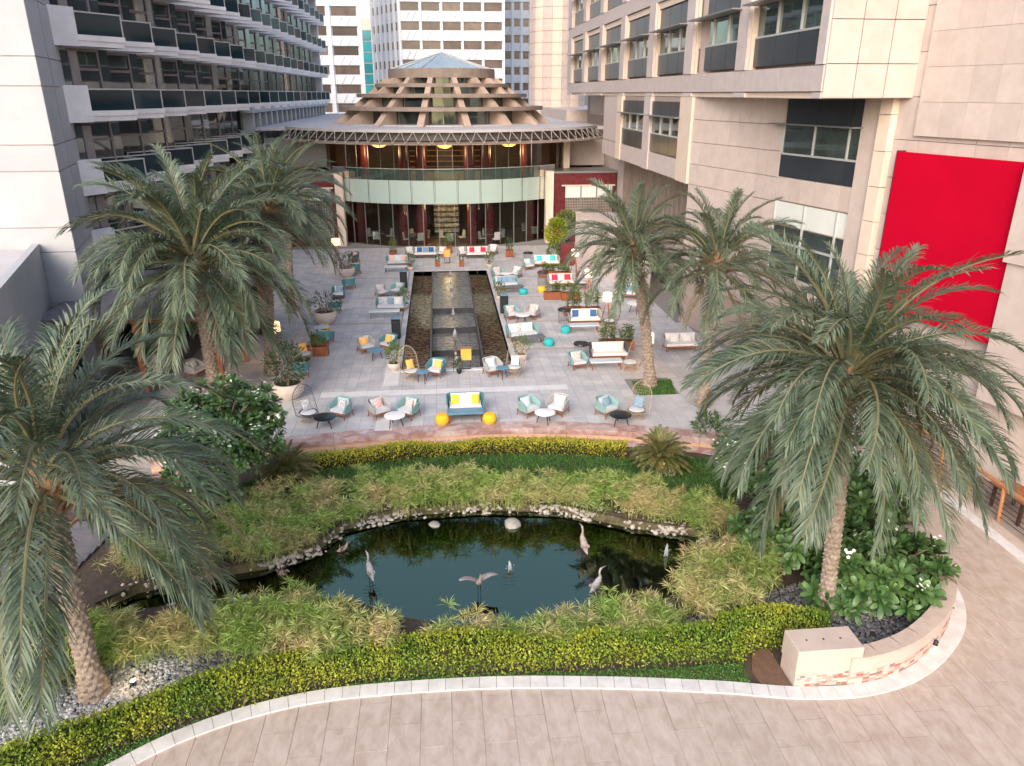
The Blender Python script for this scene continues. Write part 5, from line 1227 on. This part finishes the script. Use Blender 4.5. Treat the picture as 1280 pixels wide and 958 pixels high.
armchair(377, 471, 190, TEALD, None, 'deep teal armchair seen from behind near the shrub bowl planter')
bigbowl(362, 497, 'large pale bowl planter with dark shrub near the charcoal egg chair', .62, .65, 1.5, m_plantd, 700)
tripod(346, 447, 'tripod lamp with glowing cream shade between the palm trunks by the pergola', 1.6, m_shade, .3)
tripod(422, 334, 'tripod lamp with glowing cream shade beside the palms toward the pavilion', 1.9, m_shade, .3)
# right back corner
sofa(850, 437, 0, GREY, m_cushw, ['white', 'white'], 'white sofa half hidden behind palm fronds near granite wall', 1.7)
sofa(786, 372, -20, GREY, m_cushw, ['steel'], 'white sofa behind the lawn patch palm toward the pavilion', 1.6)
rtable(795, 392, m_tabw, 'round white table behind the lawn patch palm near lamp', .55, .6)
# dining sets inside the pavilion
def dining(px, py, lab, nch):
    x, y = G(px, py); e = empty('dining_table', (x, y, 0), 0, 'round dining table ' + lab, 'table', 'pavilion dining tables')
    MB().lathe([(.001, .7), (.5, .7), (.5, .74), (.001, .74)], 20).build('table_top', m_tabg, e); MB().lathe([(.22, 0), (.05, .03), (.04, .7)], 12).build('pedestal', m_black, e)
    for k in range(nch):
        a = k * 6.283 / nch + .4; c = empty('dining_chair', (x + .85 * math.cos(a), y + .85 * math.sin(a), 0), a + rad(-90), 'grey upholstered dining chair at the round table ' + lab, 'chair', 'chairs ' + lab)
        put('seat', once('dseat', lambda: cushion(.48, .48, .12, .6).mesh('seat', GREY, True)), c, (0, 0, .4)); put('backrest', once('dback', lambda: cushion(.48, .55, .09, .6).mesh('backrest', GREY, True)), c, (0, .24, .74), (rad(82), 0, 0))
        legs4(c, .4, .4, .42, m_woodd, .02, .02)
dining(474, 303, 'inside pavilion beside the hotel side block', 3); dining(520, 305, 'inside pavilion beside the blue pillow lobby sofa', 4)
dining(565, 305, 'inside pavilion on the pool axis', 3); dining(614, 304, 'inside pavilion beside the crimson pillow lobby sofa', 4); dining(668, 296, 'inside pavilion near the block with white blinds', 3)
# pergola lounge furniture
for k, (x, y, rz, lab) in enumerate([(-10.4, 30.6, 70, 'grey armchair in the shadow of the pergola bar, by its front post'), (-12.2, 31.4, -30, 'grey armchair deeper inside the shaded pergola bar'), (-9.8, 33.6, 100, 'grey armchair at the far post of the pergola bar')]):
    armchair(0, 0, rz, GREY, 'white', lab, m_cushw, xy=(x, y), z=0)
# garden spot lights
def spot(px, py, z, label):
    x, y = G(px, py, z); e = empty('garden_spot', (x, y, z), 0, label, 'spot light', 'garden spot lights')
    MB().lathe([(.05, 0), (.06, .09), (.055, .1)], 10).build('housing', m_black, e); MB().lathe([(.05, .1), (.03, .112), (.001, .115)], 10).build('lens', m_spot, e)
    l = bpy.data.lights.new('spot_light', 'POINT'); l.energy = 3; l.color = (1, .68, .34); l.shadow_soft_size = .08
    o = bpy.data.objects.new('spot_light', l); COL.objects.link(o); o.parent = e; o.location = (0, 0, .25)
spot(167, 856, ZG + .05, 'glowing garden spot light on the pale grey pebbles'); spot(275, 634, ZG, 'glowing garden spot light at the foot of the frangipani')
spot(366, 604, ZG, 'glowing garden spot light under the dark sago palm'); spot(829, 588, ZG, 'glowing garden spot light under the yellow green sago palm')
# herons and ducks
def heron(px, py, rz, label, wings=False, mat=None, pitch=0., s=1.0):
    x, y = G(px, py, ZW); e = empty('heron', (x, y, ZW - .05), rad(rz), label, 'heron', 'herons in the pond'); s *= .84; e.scale = (s, s, s); mat = mat or m_heron
    if wings: pts = [(0, .42, .52), (0, .3, .56), (0, .12, .66), (0, -.02, .78), (0, -.1, .92), (0, -.13, 1.05), (0, -.16, 1.13), (0, -.24, 1.15), (0, -.40, 1.17)]
    else: pts = [(0, .46, .38), (0, .32, .44), (0, .14, .56), (0, -.02, .68), (0, -.1, .8), (0, -.05, .94), (0, -.06, 1.05), (0, -.12, 1.1), (0, -.20, 1.1), (0, -.42, 1.07)]
    rs = [.015, .075, .125, .105, .055, .034, .032, .04, .024, .003][:len(pts)] if not wings else [.015, .07, .12, .10, .05, .034, .036, .026, .003]
    MB().tube(pts, rs, 10).build('body', mat, e, smooth=True)
    for sx in (-.045, .045): MB().tube([(sx, .1, .56), (sx, .12, .3), (sx, .08, .0)], [.02, .011, .012], 5).build('leg', m_black, e)
    if wings:
        for sx in (-1, 1):
            m = MB(); N = 9
            for k in range(N):
                t = k / (N - 1); xx = sx * (.06 + .62 * t); zz = .70 + .16 * math.sin(t * 2.2); ch = .42 * (1 - .55 * t * t); yy = .0 + .06 * t
                m.v += [(xx, yy, zz + .02), (xx, yy + ch * .5, zz + .012), (xx + sx * .05 * (k % 2), yy + ch, zz - .06), (xx, yy + ch * .5, zz - .012)]
            for k in range(N - 1):
                for q in range(4): m.f.append((k * 4 + q, k * 4 + (q + 1) % 4, k * 4 + 4 + (q + 1) % 4, k * 4 + 4 + q))
            m.build('wing', mat, e, smooth=True)
    else:
        for sx in (-1, 1): MB().lathe([(.001, -.24), (.05, -.15), (.075, .02), (.05, .18), (.001, .24)], 8, (0, 0, 0), .5, 1).build('wing', mat, e, smooth=True).location = (sx * .085, .2, .53)
        for c in e.children:
            if c.name.startswith('wing'): c.rotation_euler = (rad(-62), 0, 0)
heron(463, 727, 200, 'grey heron standing in shallow water by the bank below the frangipani', mat=m_heron, s=.9)
heron(600, 748, 10, 'russet heron with both wings spread in mid pond', True, m_heronr, s=.85)
heron(728, 694, 190, 'pale pink heron on the black rock by the far bank', mat=m_heronr, s=.95)
heron(747, 744, 130, 'slender white grey heron leaning by the front reeds', mat=m_heron, s=.85)
def duck(px, py, rz, label):
    x, y = G(px, py, ZW); e = empty('duck', (x, y, ZW - .02), rad(rz), label, 'duck', 'ducks on the pond')
    MB().tube([(0, .2, .09), (0, .12, .06), (0, 0, .06), (0, -.1, .08), (0, -.13, .15), (0, -.16, .19), (0, -.21, .18), (0, -.26, .17)], [.01, .06, .085, .06, .035, .04, .02, .006], 8).build('body', m_duck, e, smooth=True)
    for sx in (-1, 1): MB().lathe([(.001, -.1), (.03, 0), (.001, .1)], 6, (0, 0, 0)).build('wing', m_duck, e, smooth=True).location = (sx * .07, .06, .09)
duck(353, 718, 60, 'brown and white duck swimming in the narrow arm of the pond'); duck(429, 688, 130, 'pale speckled duck by the bank near the grey heron')
# ============================================================ VEGETATION
def frond_mesh(name, L, e0, droop, seed, mat, npair=84, dry=False, wm=1.):
    rg = np.random.RandomState(seed); NS = 14; pts = []; p = np.array([0., 0., 0.]); ds = L / NS
    for i in range(NS + 1):
        t = i / NS; a = e0 - droop * (t ** 1.35); pts.append(p.copy()); p = p + ds * np.array([math.cos(a), 0.0, math.sin(a)])
    pts = np.array(pts)
    def at_(t):
        f = t * NS; i = min(int(f), NS - 1); q = pts[i] + (pts[i + 1] - pts[i]) * (f - i); d = unit(pts[i + 1] - pts[i]); return q, d
    V = []; F = []
    for k in range(npair):
        t = .16 + .83 * (k + rg.rand() * .5) / npair; q, d = at_(t); upv = np.array([-d[2], 0, d[0]])
        ll = L * (.155 * math.sin(math.pi * min(1, (t - .1) * .92 + .12)) ** .7 + .03) * rg.uniform(.82, 1.12)
        for s in (-1, 1):
            ang = rad(52 - 24 * t + rg.uniform(-7, 7)); vee = rg.uniform(.12, .42)
            dr = d * math.cos(ang) + np.array([0, s, 0]) * math.sin(ang) * .92 + upv * vee; dr = unit(dr)
            mid = q + dr * ll * .5 + np.array([0, 0, -.02 * ll]); tip = q + dr * ll + np.array([0, 0, -rg.uniform(.14, .38) * ll]) 
            wv = unit(np.cross(dr, upv * .6 + np.array([0, 0, .5]) + rg.normal(size=3) * .25)) * (.011 + .006 * rg.rand()) * (L / 3.5) * wm
            b = len(V); V += [q - wv * .5, q + wv * .5, mid - wv, mid + wv, tip]; F += [(b, b + 1, b + 3, b + 2), (b + 2, b + 3, b + 4, b + 4)]
    me = bpy.data.meshes.new(name); F2 = [f if f[2] != f[3] else f[:3] for f in F]
    m = MB(); m.v = [tuple(v) for v in V]; m.f = F2; nl = len(F2)
    m.tube([tuple(q) for q in pts], [.045 * (1 - .85 * i / NS) * L / 3.5 + .004 for i in range(NS + 1)], 5)
    me = m.mesh(name, mat); me.materials.append(m_rachis)
    mi = np.zeros(len(me.polygons), np.int32); mi[nl:] = 1; me.polygons.foreach_set('material_index', mi)
    return me
FR = []
for i, (e0, dr) in enumerate([(86, 40), (74, 62), (62, 84), (50, 92), (38, 96), (24, 92), (8, 84), (-10, 70), (-30, 52)]):
    FR.append([frond_mesh('frond', 3.5, rad(e0 + v * 4), rad(dr + v * 9), i * 10 + v, m_frond) for v in (0, 1)])
FRD = [frond_mesh('dry_frond', 3.3, rad(-35), rad(45), 99, m_frondy, 46), frond_mesh('dry_frond', 3.4, rad(10), rad(85), 98, m_frondy, 46)]
def palm(base, z0, top, label, R=1.0, nf=62, tr=.24, seed=0, hang=1.0, ndry=5, pw=.8):
    rg = random.Random(seed); e = empty('date_palm', (base[0], base[1], z0), 0, label, 'palm tree', 'date palms')
    T = Vector((top[0] - base[0], top[1] - base[1], top[2] - z0)); H_ = T.z; n = 44; rows = int(H_ / .035); m = MB()
    for i in range(rows + 1):
        t = i / rows; c = Vector((T.x * t ** 1.4, T.y * t ** 1.4, H_ * t)); rr = tr * (1.32 - .5 * min(1, t * 6)) if t < .166 else tr * (.82 + .1 * t)
        for k in range(n):
            a = 6.2832 * k / n; u = (i * .035) / .14; s = (a / 6.2832 * 9 + (.5 if int(u) % 2 else 0)) % 1.0
            bump = (1 - abs(s - .5) * 2) * (u % 1.0); r_ = rr * (1 + .36 * (bump - .4)) + rg.uniform(-.006, .006)
            m.v.append((c.x + r_ * math.cos(a), c.y + r_ * math.sin(a), c.z - .03 * bump))
    for i in range(rows):
        for k in range(n): m.f.append((i * n + k, i * n + (k + 1) % n, (i + 1) * n + (k + 1) % n, (i + 1) * n + k))
    m.build('trunk', m_trunk, e)
    hb = MB().lathe([(tr * .9, -.55), (tr * 1.35, -.3), (tr * 1.5, -.05), (tr * 1.1, .25), (tr * .4, .45), (.001, .5)], 14)
    hb.v = [(x * rg.uniform(.85, 1.15), y * rg.uniform(.85, 1.15), z) for x, y, z in hb.v]; hb.build('crown_heart', m_fib, e, tuple(T), smooth=False)
    st = MB()                                                   # cut leaf stalks under the crown
    for k in range(34):
        a = k * 2.4; z = -.75 + .024 * k; st.tube([(tr * .7 * math.cos(a), tr * .7 * math.sin(a), z), (tr * 1.75 * math.cos(a), tr * 1.75 * math.sin(a), z + .26)], [.05, .025], 5)
    st.build('cut_stalks', m_fib, e, tuple(T))
    for k in range(nf):
        f = k / nf; lv = f ** pw * (len(FR) - 1) * hang; i = min(len(FR) - 1, int(lv + rg.random())); me = FR[i][rg.randint(0, 1)]
        a = k * 2.39996 + rg.uniform(-.25, .25); s = R * rg.uniform(.86, 1.1) * (.82 if i < 1 else 1)
        put('frond', me, e, (T.x + .12 * math.cos(a), T.y + .12 * math.sin(a), T.z + .22 - .5 * f), (rg.uniform(-.28, .28), rg.uniform(-.08, .08), a), s)
    for k in range(ndry):
        a = rg.uniform(0, 6.28); put('dry_frond', FRD[k % 2], e, (T.x, T.y, T.z - .35), (rg.uniform(-.2, .2), 0, a), R * rg.uniform(.75, 1))
    return e
palm((-7.3, 12.78), ZG - .05, (-7.3, 12.9, 4.5), 'leaning date palm rising from the pale grey pebble bed', 1.12, 62, .25, 1, .93, 5)
palm((8.64, 13.91), ZG - .05, (8.25, 13.95, 5.55), 'big date palm behind the curved planter wall, covering the red banner', 1.0, 100, .21, 2, 1.0, 6, .72)
palm((8.16, 27.84), -.02, (7.25, 28.1, 5.35), 'slim date palm standing in the square lawn patch', .86, 54, .25, 3, .92, 3)
palm((9.6, 25.6), -.02, (9.75, 25.9, 5.3), 'date palm on bare paving beside the lawn patch palm', .9, 54, .26, 4, .92, 3)
palm((-8.55, 27.0), -.05, (-8.9, 28.0, 5.4), 'large date palm in front of the pergola bar behind frangipani', 1.3, 84, .27, 5, 1.0, 4)
palm((-7.3, 30.6), -.05, (-7.0, 32.2, 6.6), 'tall date palm beside the glowing tripod lamp by the hotel wing', 1.0, 56, .25, 6, .95, 3)
palm((-8.2, 40.5), -.05, (-7.9, 40.8, 6.0), 'date palm half hidden behind the two palms beside the pergola', .95, 46, .25, 8, .95, 3)
# clipped hedges
def hedge(name, pts, wid, h, z, mat, dens, label, step=.12, leaf=.062):
    L = catmull([(x, y, 0) for x, y in pts], step); P = []; D = []; N = len(L); core = MB()
    for i, p in enumerate(L):
        nv = nrm(L, i); lump = .5 + .5 * math.sin(i * .11 + p.x) * math.sin(i * .047); hh = h * (.76 + .34 * lump); ww = wid * (.92 + .14 * math.sin(i * .083 + 1))
        for o, zz in ((-ww * .42, 0), (-ww * .42, hh * .8), (-ww * .25, hh * .9), (ww * .25, hh * .9), (ww * .42, hh * .8), (ww * .42, 0)): core.v.append((p.x + nv.x * o, p.y + nv.y * o, z + zz))
        k = int(dens * step * (wid + 2 * h))
        for _ in range(k):
            s = random.random() * (ww + 2 * hh); jit = random.gauss(0, .03) - .02
            if s < hh: o, zz, n3 = -ww / 2 - jit, s, (-nv.x, -nv.y, .25)
            elif s < hh + ww: o, zz, n3 = s - hh - ww / 2, hh + jit, (0, 0, 1)
            else: o, zz, n3 = ww / 2 + jit, s - hh - ww, (nv.x, nv.y, .25)
            if n3[2] < 1 and zz < hh * .3 and random.random() < .55: continue
            if abs(o) > ww * .42 and zz > hh * .85: zz -= random.random() * .06
            q = p + nv * o; P.append((q.x + random.uniform(-step, step) * .6, q.y + random.uniform(-step, step) * .6, z + zz)); D.append((n3[0] + random.gauss(0, .6), n3[1] + random.gauss(0, .6), n3[2] + random.gauss(0, .5)))
    for i in range(N - 1):
        for k in range(5): core.f.append((i * 6 + k, i * 6 + k + 1, i * 6 + 7 + k, i * 6 + 6 + k))
    core.f += [tuple(range(6)), tuple((N - 1) * 6 + k for k in range(5, -1, -1))]
    e = empty(name, (L[N // 2].x, L[N // 2].y, z), 0, label, 'hedge'); o = tuple(-c for c in e.location)
    put('twig_core', core.mesh('twig_core', m_core), e, o)
    tw_ = MB()
    for i in range(2, N - 2, 2):
        nv = nrm(L, i); q = L[i] - nv * wid * random.uniform(.36, .47); a = random.uniform(-.6, .6)
        tw_.tube([(q.x, q.y, z), (q.x + a * .1, q.y - .02, z + h * .25), (q.x + a * .25, q.y - .03, z + h * random.uniform(.4, .6))], [.012, .009, .004], 4)
    tag(put('bare_twigs', tw_.mesh('bare_twigs', m_bark), e, o), kind='stuff')
    V, Q = leaves(P, D, np.random.uniform(.7, 1.25, len(P)) * leaf, np.random.uniform(.6, 1.1, len(P)) * leaf * .75)
    tag(put('hedge_leaves', fast('hedge_leaves', V, Q, mat), e, o), kind='stuff')
hf = [(-10.2, 8.9), (-8.6, 10.2), (-7.3, 11.1), (-5.9, 11.92), (-4.5, 12.46), (-3.0, 12.85), (-1.4, 13.08), (.5, 13.02), (2.5, 12.92), (4.5, 12.85), (6.1, 12.82)]
hedge('clipped_hedge', hf, .82, .52, ZG, m_hedge, 1150, 'clipped green yellow hedge running behind the white kerb')
hedge('clipped_hedge', [(5.9, 13.0), (6.8, 13.15), (7.7, 13.1), (8.15, 12.95)], .75, .62, ZG, m_hedge, 1150, 'bright rounded hedge end behind the cream pillar block')
hedge('yellow_hedge', [(-4.9, 22.35), (-3.4, 22.75), (-2.0, 22.95), (0, 23.1), (2.2, 23.08), (4.2, 22.85), (6.0, 22.45)], .55, .42, ZG, m_hedgeb, 900, 'low yellow hedge along the foot of the marble steps', leaf=.07)
V_, Q_ = None, None
def cover(poly, n, mat, label, hmin, hmax, name='creeping_cover'):
    P = scatter(poly, n); P3 = np.c_[P, ZG - .03 + np.random.rand(n) * hmax]; D = np.random.normal(size=(n, 3)); D[:, 2] = np.abs(D[:, 2])
    V, Q = leaves(P3, D, np.random.uniform(.03, .055, n), np.random.uniform(.025, .04, n)); return tag(put(name, fast(name, V, Q, mat)), label, 'ground cover', kind='stuff')
strip_poly = [(p.x + nrm(kl, i).x * .34, p.y + nrm(kl, i).y * .34) for i, p in enumerate(kl) if p.x < 6.2] + [(x, y - .42) for x, y in reversed(hf)]
soil2 = MB().prism([(x, y) for x, y in strip_poly], ZG - .03, ZG - .012); tag(soil2.build('hedge_foot_soil', m_redsoil), kind='structure')
cover(strip_poly, 16000, m_grass, 'creeping green cover between white kerb and clipped hedge', 0, .06)
# cyperus reeds: stems with umbels of thin leaves
def cyperus(poly, n, z, h0, h1, label, R=.29):
    nc = max(8, n // 16); C = scatter(poly, nc); ci = np.random.randint(0, nc, int(n * .75)); P = C[ci] + np.random.normal(size=(len(ci), 2)) * .2     # plants grow in tussocks
    P = np.vstack([P, scatter(poly, n - len(ci))]); ch = np.random.uniform(.65, 1.15, nc); cl = np.r_[ch[ci], np.random.uniform(.5, .8, n - len(ci))]
    H_ = np.random.uniform(h0, h1, n) * cl
    top = np.c_[P + np.random.normal(size=(n, 2)) * .07, z + H_]; K = 32
    az = np.random.rand(n, K) * 6.283; el_ = np.random.uniform(-.35, .9, (n, K)); ln = np.random.uniform(.6, 1.1, (n, K)) * R
    D = np.stack([np.cos(az) * np.cos(el_), np.sin(az) * np.cos(el_), np.sin(el_)], 2).reshape(-1, 3)
    V, Q = leaves(np.repeat(top, K, 0), D, ln.ravel(), np.random.uniform(.012, .021, n * K), .12)
    low = np.c_[P, np.full(n, z)]; V2, Q2 = leaves(low, top - low, H_ * 1.02, .014)
    m_ = 6; lp = np.repeat(np.c_[P, z + H_ * .35], m_, 0); lp[:, 2] += np.random.rand(n * m_) * .3; D3 = np.random.normal(size=(n * m_, 3)); V3, Q3 = leaves(lp, D3, .2, .014, .2)
    a = len(V); b = a + len(V2)
    me = fast('reed_bank', np.vstack([V, V2, V3]), np.vstack([Q, Q2 + a, Q3 + b]), m_cyp)
    return tag(put('reed_bank', me), label, 'reeds', kind='stuff')
gz = .1
cyperus(pxpoly([(270, 655), (330, 620), (420, 606), (520, 600), (560, 602), (560, 626), (480, 630), (412, 650), (375, 680), (330, 690), (280, 690)], gz), 900, ZG, .5, .85, 'tall feathery reeds on the pond bank beside the frangipani below the ground cover')
cyperus(pxpoly([(545, 602), (660, 600), (760, 604), (850, 617), (915, 640), (905, 658), (840, 645), (760, 631), (650, 621), (545, 624)], gz), 950, ZG, .5, .8, 'feathery pinkish reeds on the far pond bank behind the boulder')
cyperus(pxpoly([(150, 675), (220, 658), (300, 652), (385, 660), (340, 685), (240, 700), (160, 710)], gz), 520, ZG, .45, .75, 'reeds on the narrow arm of the pond below the frangipani')
cyperus(pxpoly([(-60, 810), (60, 795), (170, 786), (300, 774), (380, 764), (480, 778), (505, 796), (420, 815), (300, 815), (210, 808), (110, 832), (20, 870), (-60, 890)], gz), 1700, ZG, .62, 1.0, 'broad front bank of green reeds behind the pebbles and hedge')
cyperus(pxpoly([(540, 785), (640, 770), (760, 757), (830, 752), (860, 770), (830, 788), (700, 792), (540, 798)], gz), 520, ZG - .15, .4, .65, 'thin front reeds between pond water and the clipped hedge')
cyperus(pxpoly([(850, 740), (870, 700), (920, 680), (970, 690), (985, 715), (950, 740), (890, 765)], gz), 620, ZG, .55, .95, 'bright green reed clump on the pond bank beside the big palm')
cyperus(pxpoly([(-60, 870), (30, 830), (90, 825), (60, 850), (-60, 900)], gz), 260, ZG, .3, .6, 'dark reeds beside the pebbles under the leaning palm')
# frangipani shrubs
def rosette_mesh(seed, L=.3, n=15):
    rg = np.random.RandomState(seed); m = MB()
    for k in range(n):
        a = k * 2.4 + rg.uniform(-.2, .2); el_ = rad(78 - 78 * (k / n) ** .8 + rg.uniform(-8, 8)); l = L * rg.uniform(.75, 1.1); w = l * .17
        d = np.array([math.cos(a) * math.cos(el_), math.sin(a) * math.cos(el_), math.sin(el_)]); s = np.array([-math.sin(a), math.cos(a), 0]); u = np.cross(d, s) * -1
        pr = [(0, .15, 0), (.3, .6, .0), (.65, 1.0, -.03), (.9, .7, -.1), (1.0, .12, -.16)]; b = len(m.v)
        for t, wf_, dz in pr:
            c = d * l * t + np.array([0, 0, dz * l]); m.v += [tuple(c - s * w * wf_ + u * -.0 + np.array([0, 0, .03 * l * wf_])), tuple(c), tuple(c + s * w * wf_ + np.array([0, 0, .03 * l * wf_]))]
        for i in range(4):
            for q in range(2): m.f.append((b + i * 3 + q, b + i * 3 + q + 1, b + i * 3 + 4 + q, b + i * 3 + 3 + q))
    return m.mesh('leaf_rosette', m_rose, True)
RO = [rosette_mesh(k) for k in range(4)]
def flw():
    m = MB()
    for c in range(7):
        o = np.random.normal(size=3) * .06
        for k in range(5):
            a = k * 1.257 + c; d = np.array([math.cos(a), math.sin(a), .35]) * .045; s = np.array([-math.sin(a), math.cos(a), 0]) * .02; b = o + d * .5
            m.add([tuple(o), tuple(b - s), tuple(o + d), tuple(b + s)], [(0, 1, 2, 3)])
    return m.mesh('flower_cluster', m_flower)
FL_ = flw()
def frangipani(base, c, rx, ry, rz_, n, label, seed, sc=1., nfl=14, trunks=4, zlow=-.5):
    rg = random.Random(seed); e = empty('frangipani', (base[0], base[1], ZG), 0, label, 'shrub', 'frangipani shrubs'); tr = MB(); lim = []
    C = Vector((c[0] - base[0], c[1] - base[1], c[2] - ZG))
    for k in range(n):
        while True:
            d = Vector((rg.gauss(0, 1), rg.gauss(0, 1), rg.gauss(0, 1))).normalized()
            if d.z > zlow: break
        f = rg.uniform(.72, 1.05) if rg.random() < .85 else rg.uniform(.4, .7); p = C + Vector((d.x * rx, d.y * ry, d.z * rz_)) * f
        q = (Vector((0, 0, 1)) * .8 + d).to_track_quat('Z', 'Y').to_euler(); q.rotate_axis('Z', rg.uniform(0, 6))
        put('leaf_rosette', RO[k % 4], e, tuple(p), tuple(q), sc * rg.uniform(.8, 1.2)); lim.append(p)
        if k < nfl and d.z > -.1: tag(put('flower_cluster', FL_, e, tuple(p + d * .1 + Vector((0, 0, .13))), (rg.random(), rg.random(), rg.random() * 6), rg.uniform(.9, 1.5)), kind='stuff')
    V, Q = leaves(np.array([tuple(C + Vector((rg.uniform(-.62, .62) * rx, rg.uniform(-.62, .62) * ry, rg.uniform(-.6, .5) * rz_))) for _ in range(n * 14)]), np.random.normal(size=(n * 14, 3)), .24, .09)
    tag(put('inner_leaves', fast('inner_leaves', V, Q, m_rose), e), kind='stuff')
    for k in range(trunks):
        a = k * 6.28 / trunks; tr.tube([(.1 * math.cos(a), .1 * math.sin(a), -.05), (.2 * math.cos(a) + C.x * .4, .2 * math.sin(a) + C.y * .4, C.z * .45), (rx * .4 * math.cos(a) + C.x, ry * .4 * math.sin(a) + C.y, C.z)], [.09, .07, .04], 7)
    for k in range(0, n, 3): p = lim[k]; tr.tube([tuple(C * .75 + (p - C) * .2), tuple(C + (p - C) * .6), tuple(p)], [.035, .03, .02], 5)
    tr.build('branches', m_bark, e, smooth=True)
fb = G(285, 640, ZG)
frangipani(fb, (fb[0] + .1, fb[1] + .5, 1.95), 1.75, 1.4, 1.45, 210, 'tall white flowering frangipani at the terrace corner beside the pergola', 1, 1.0, 60, 4, -.75)
frangipani((9.9, 14.3), (10.0, 14.3, .35), 1.75, 1.2, .85, 120, 'broad leaved frangipani filling the planter beside the big palm trunk', 2, 1.25, 10, 5)
frangipani((8.6, 15.9), (8.7, 15.9, .5), 1.6, 1.0, .95, 90, 'dark frangipani behind the big palm trunk beside the reed clump', 3, 1.2, 6, 5)
frangipani((11.2, 17.2), (11.1, 17.0, .9), 1.3, 1.9, 1.1, 110, 'frangipani hedge along the path by the timber railing under the palm fronds', 4, 1.1, 22, 5)
frangipani((9.6, 19.6), (9.6, 19.6, .6), 1.6, 1.5, 1.0, 80, 'frangipani behind the big palm toward the terrace steps', 5, 1.1, 14, 5)
frangipani((-7.2, 19.6), (-7.2, 19.4, .5), 1.3, 1.1, .9, 60, 'small frangipani beside the side deck under the leaning palm fronds', 6, 1.0, 16, 4)
# sago palms on white gravel rings
sf_ = [frond_mesh('sago_frond', .95, rad(a), rad(b), 50 + i, m_sago, 40, wm=3.2) for i, (a, b) in enumerate([(72, 50), (48, 60), (24, 55), (2, 40)])]
def sago(px, py, label, s=1.0):
    x, y = G(px, py, ZG); e = empty('sago_palm', (x, y, ZG), 0, label, 'sago palm', 'sago palms')
    MB().lathe([(.18, -.05), (.2, .2), (.16, .4), (.001, .45)], 12).build('trunk', m_trunk, e)
    for k in range(84): put('sago_frond', sf_[min(3, int(k / 84 * 4.2))], e, (0, 0, .42), (random.uniform(-.15, .15), 0, k * 2.4), s * random.uniform(.85, 1.1))
    a = np.random.rand(420) * 6.283; r = np.sqrt(np.random.rand(420)) * .62; pebbles('gravel_ring', np.c_[x + r * np.cos(a), y + r * np.sin(a)], ZG - .02, .02, .04, m_pebw, 'ring of white gravel under the ' + label, 'gravel')
sago(362, 603, 'dark sago palm in front of the charcoal egg chair'); sago(824, 585, 'yellow green sago palm at the end of the yellow hedge near the lawn patch', 1.05)
# yellow green shrub in the brown planter and small shrubs
yb = empty('leafy_shrub', (8.2, 51.6, 1.4), 0, 'yellow green leafy shrub in the tall brown planter by the pinkish wall', 'shrub')
Va, Qa = leafball(1500, (-.35, -.1, .75), .75, .95, .2, .1, .2, .4); put('foliage', fast('foliage', Va, Qa, m_shrub), yb)
Vb, Qb = leafball(900, (.4, .5, 1.35), .75, .75, .2, .1, .2, .4); put('upper_foliage', fast('foliage', Vb, Qb, m_plant), yb)
Vc, Qc = leafball(420, (-.6, -.4, -.6), .4, .75, .2, .09, .2, .3); put('trailing_foliage', fast('foliage', Vc, Qc, m_plant), yb)
MB().tube([(0, 0, 0), (-.1, 0, .8), (0, 0, 1.4)], [.05, .04, .02], 6).build('stem', m_bark, yb)
sh = empty('corner_shrub', (9.1, 23.3, ZG), 0, 'small bright shrub beside the palm at the terrace corner', 'shrub')
Vd, Qd = leafball(420, (0, 0, .5), .6, .5, .22, .08, .4, .3); put('foliage', fast('foliage', Vd, Qd, m_rose), sh); MB().tube([(0, 0, -.05), (0, 0, .5)], .03, 5).build('stem', m_bark, sh)
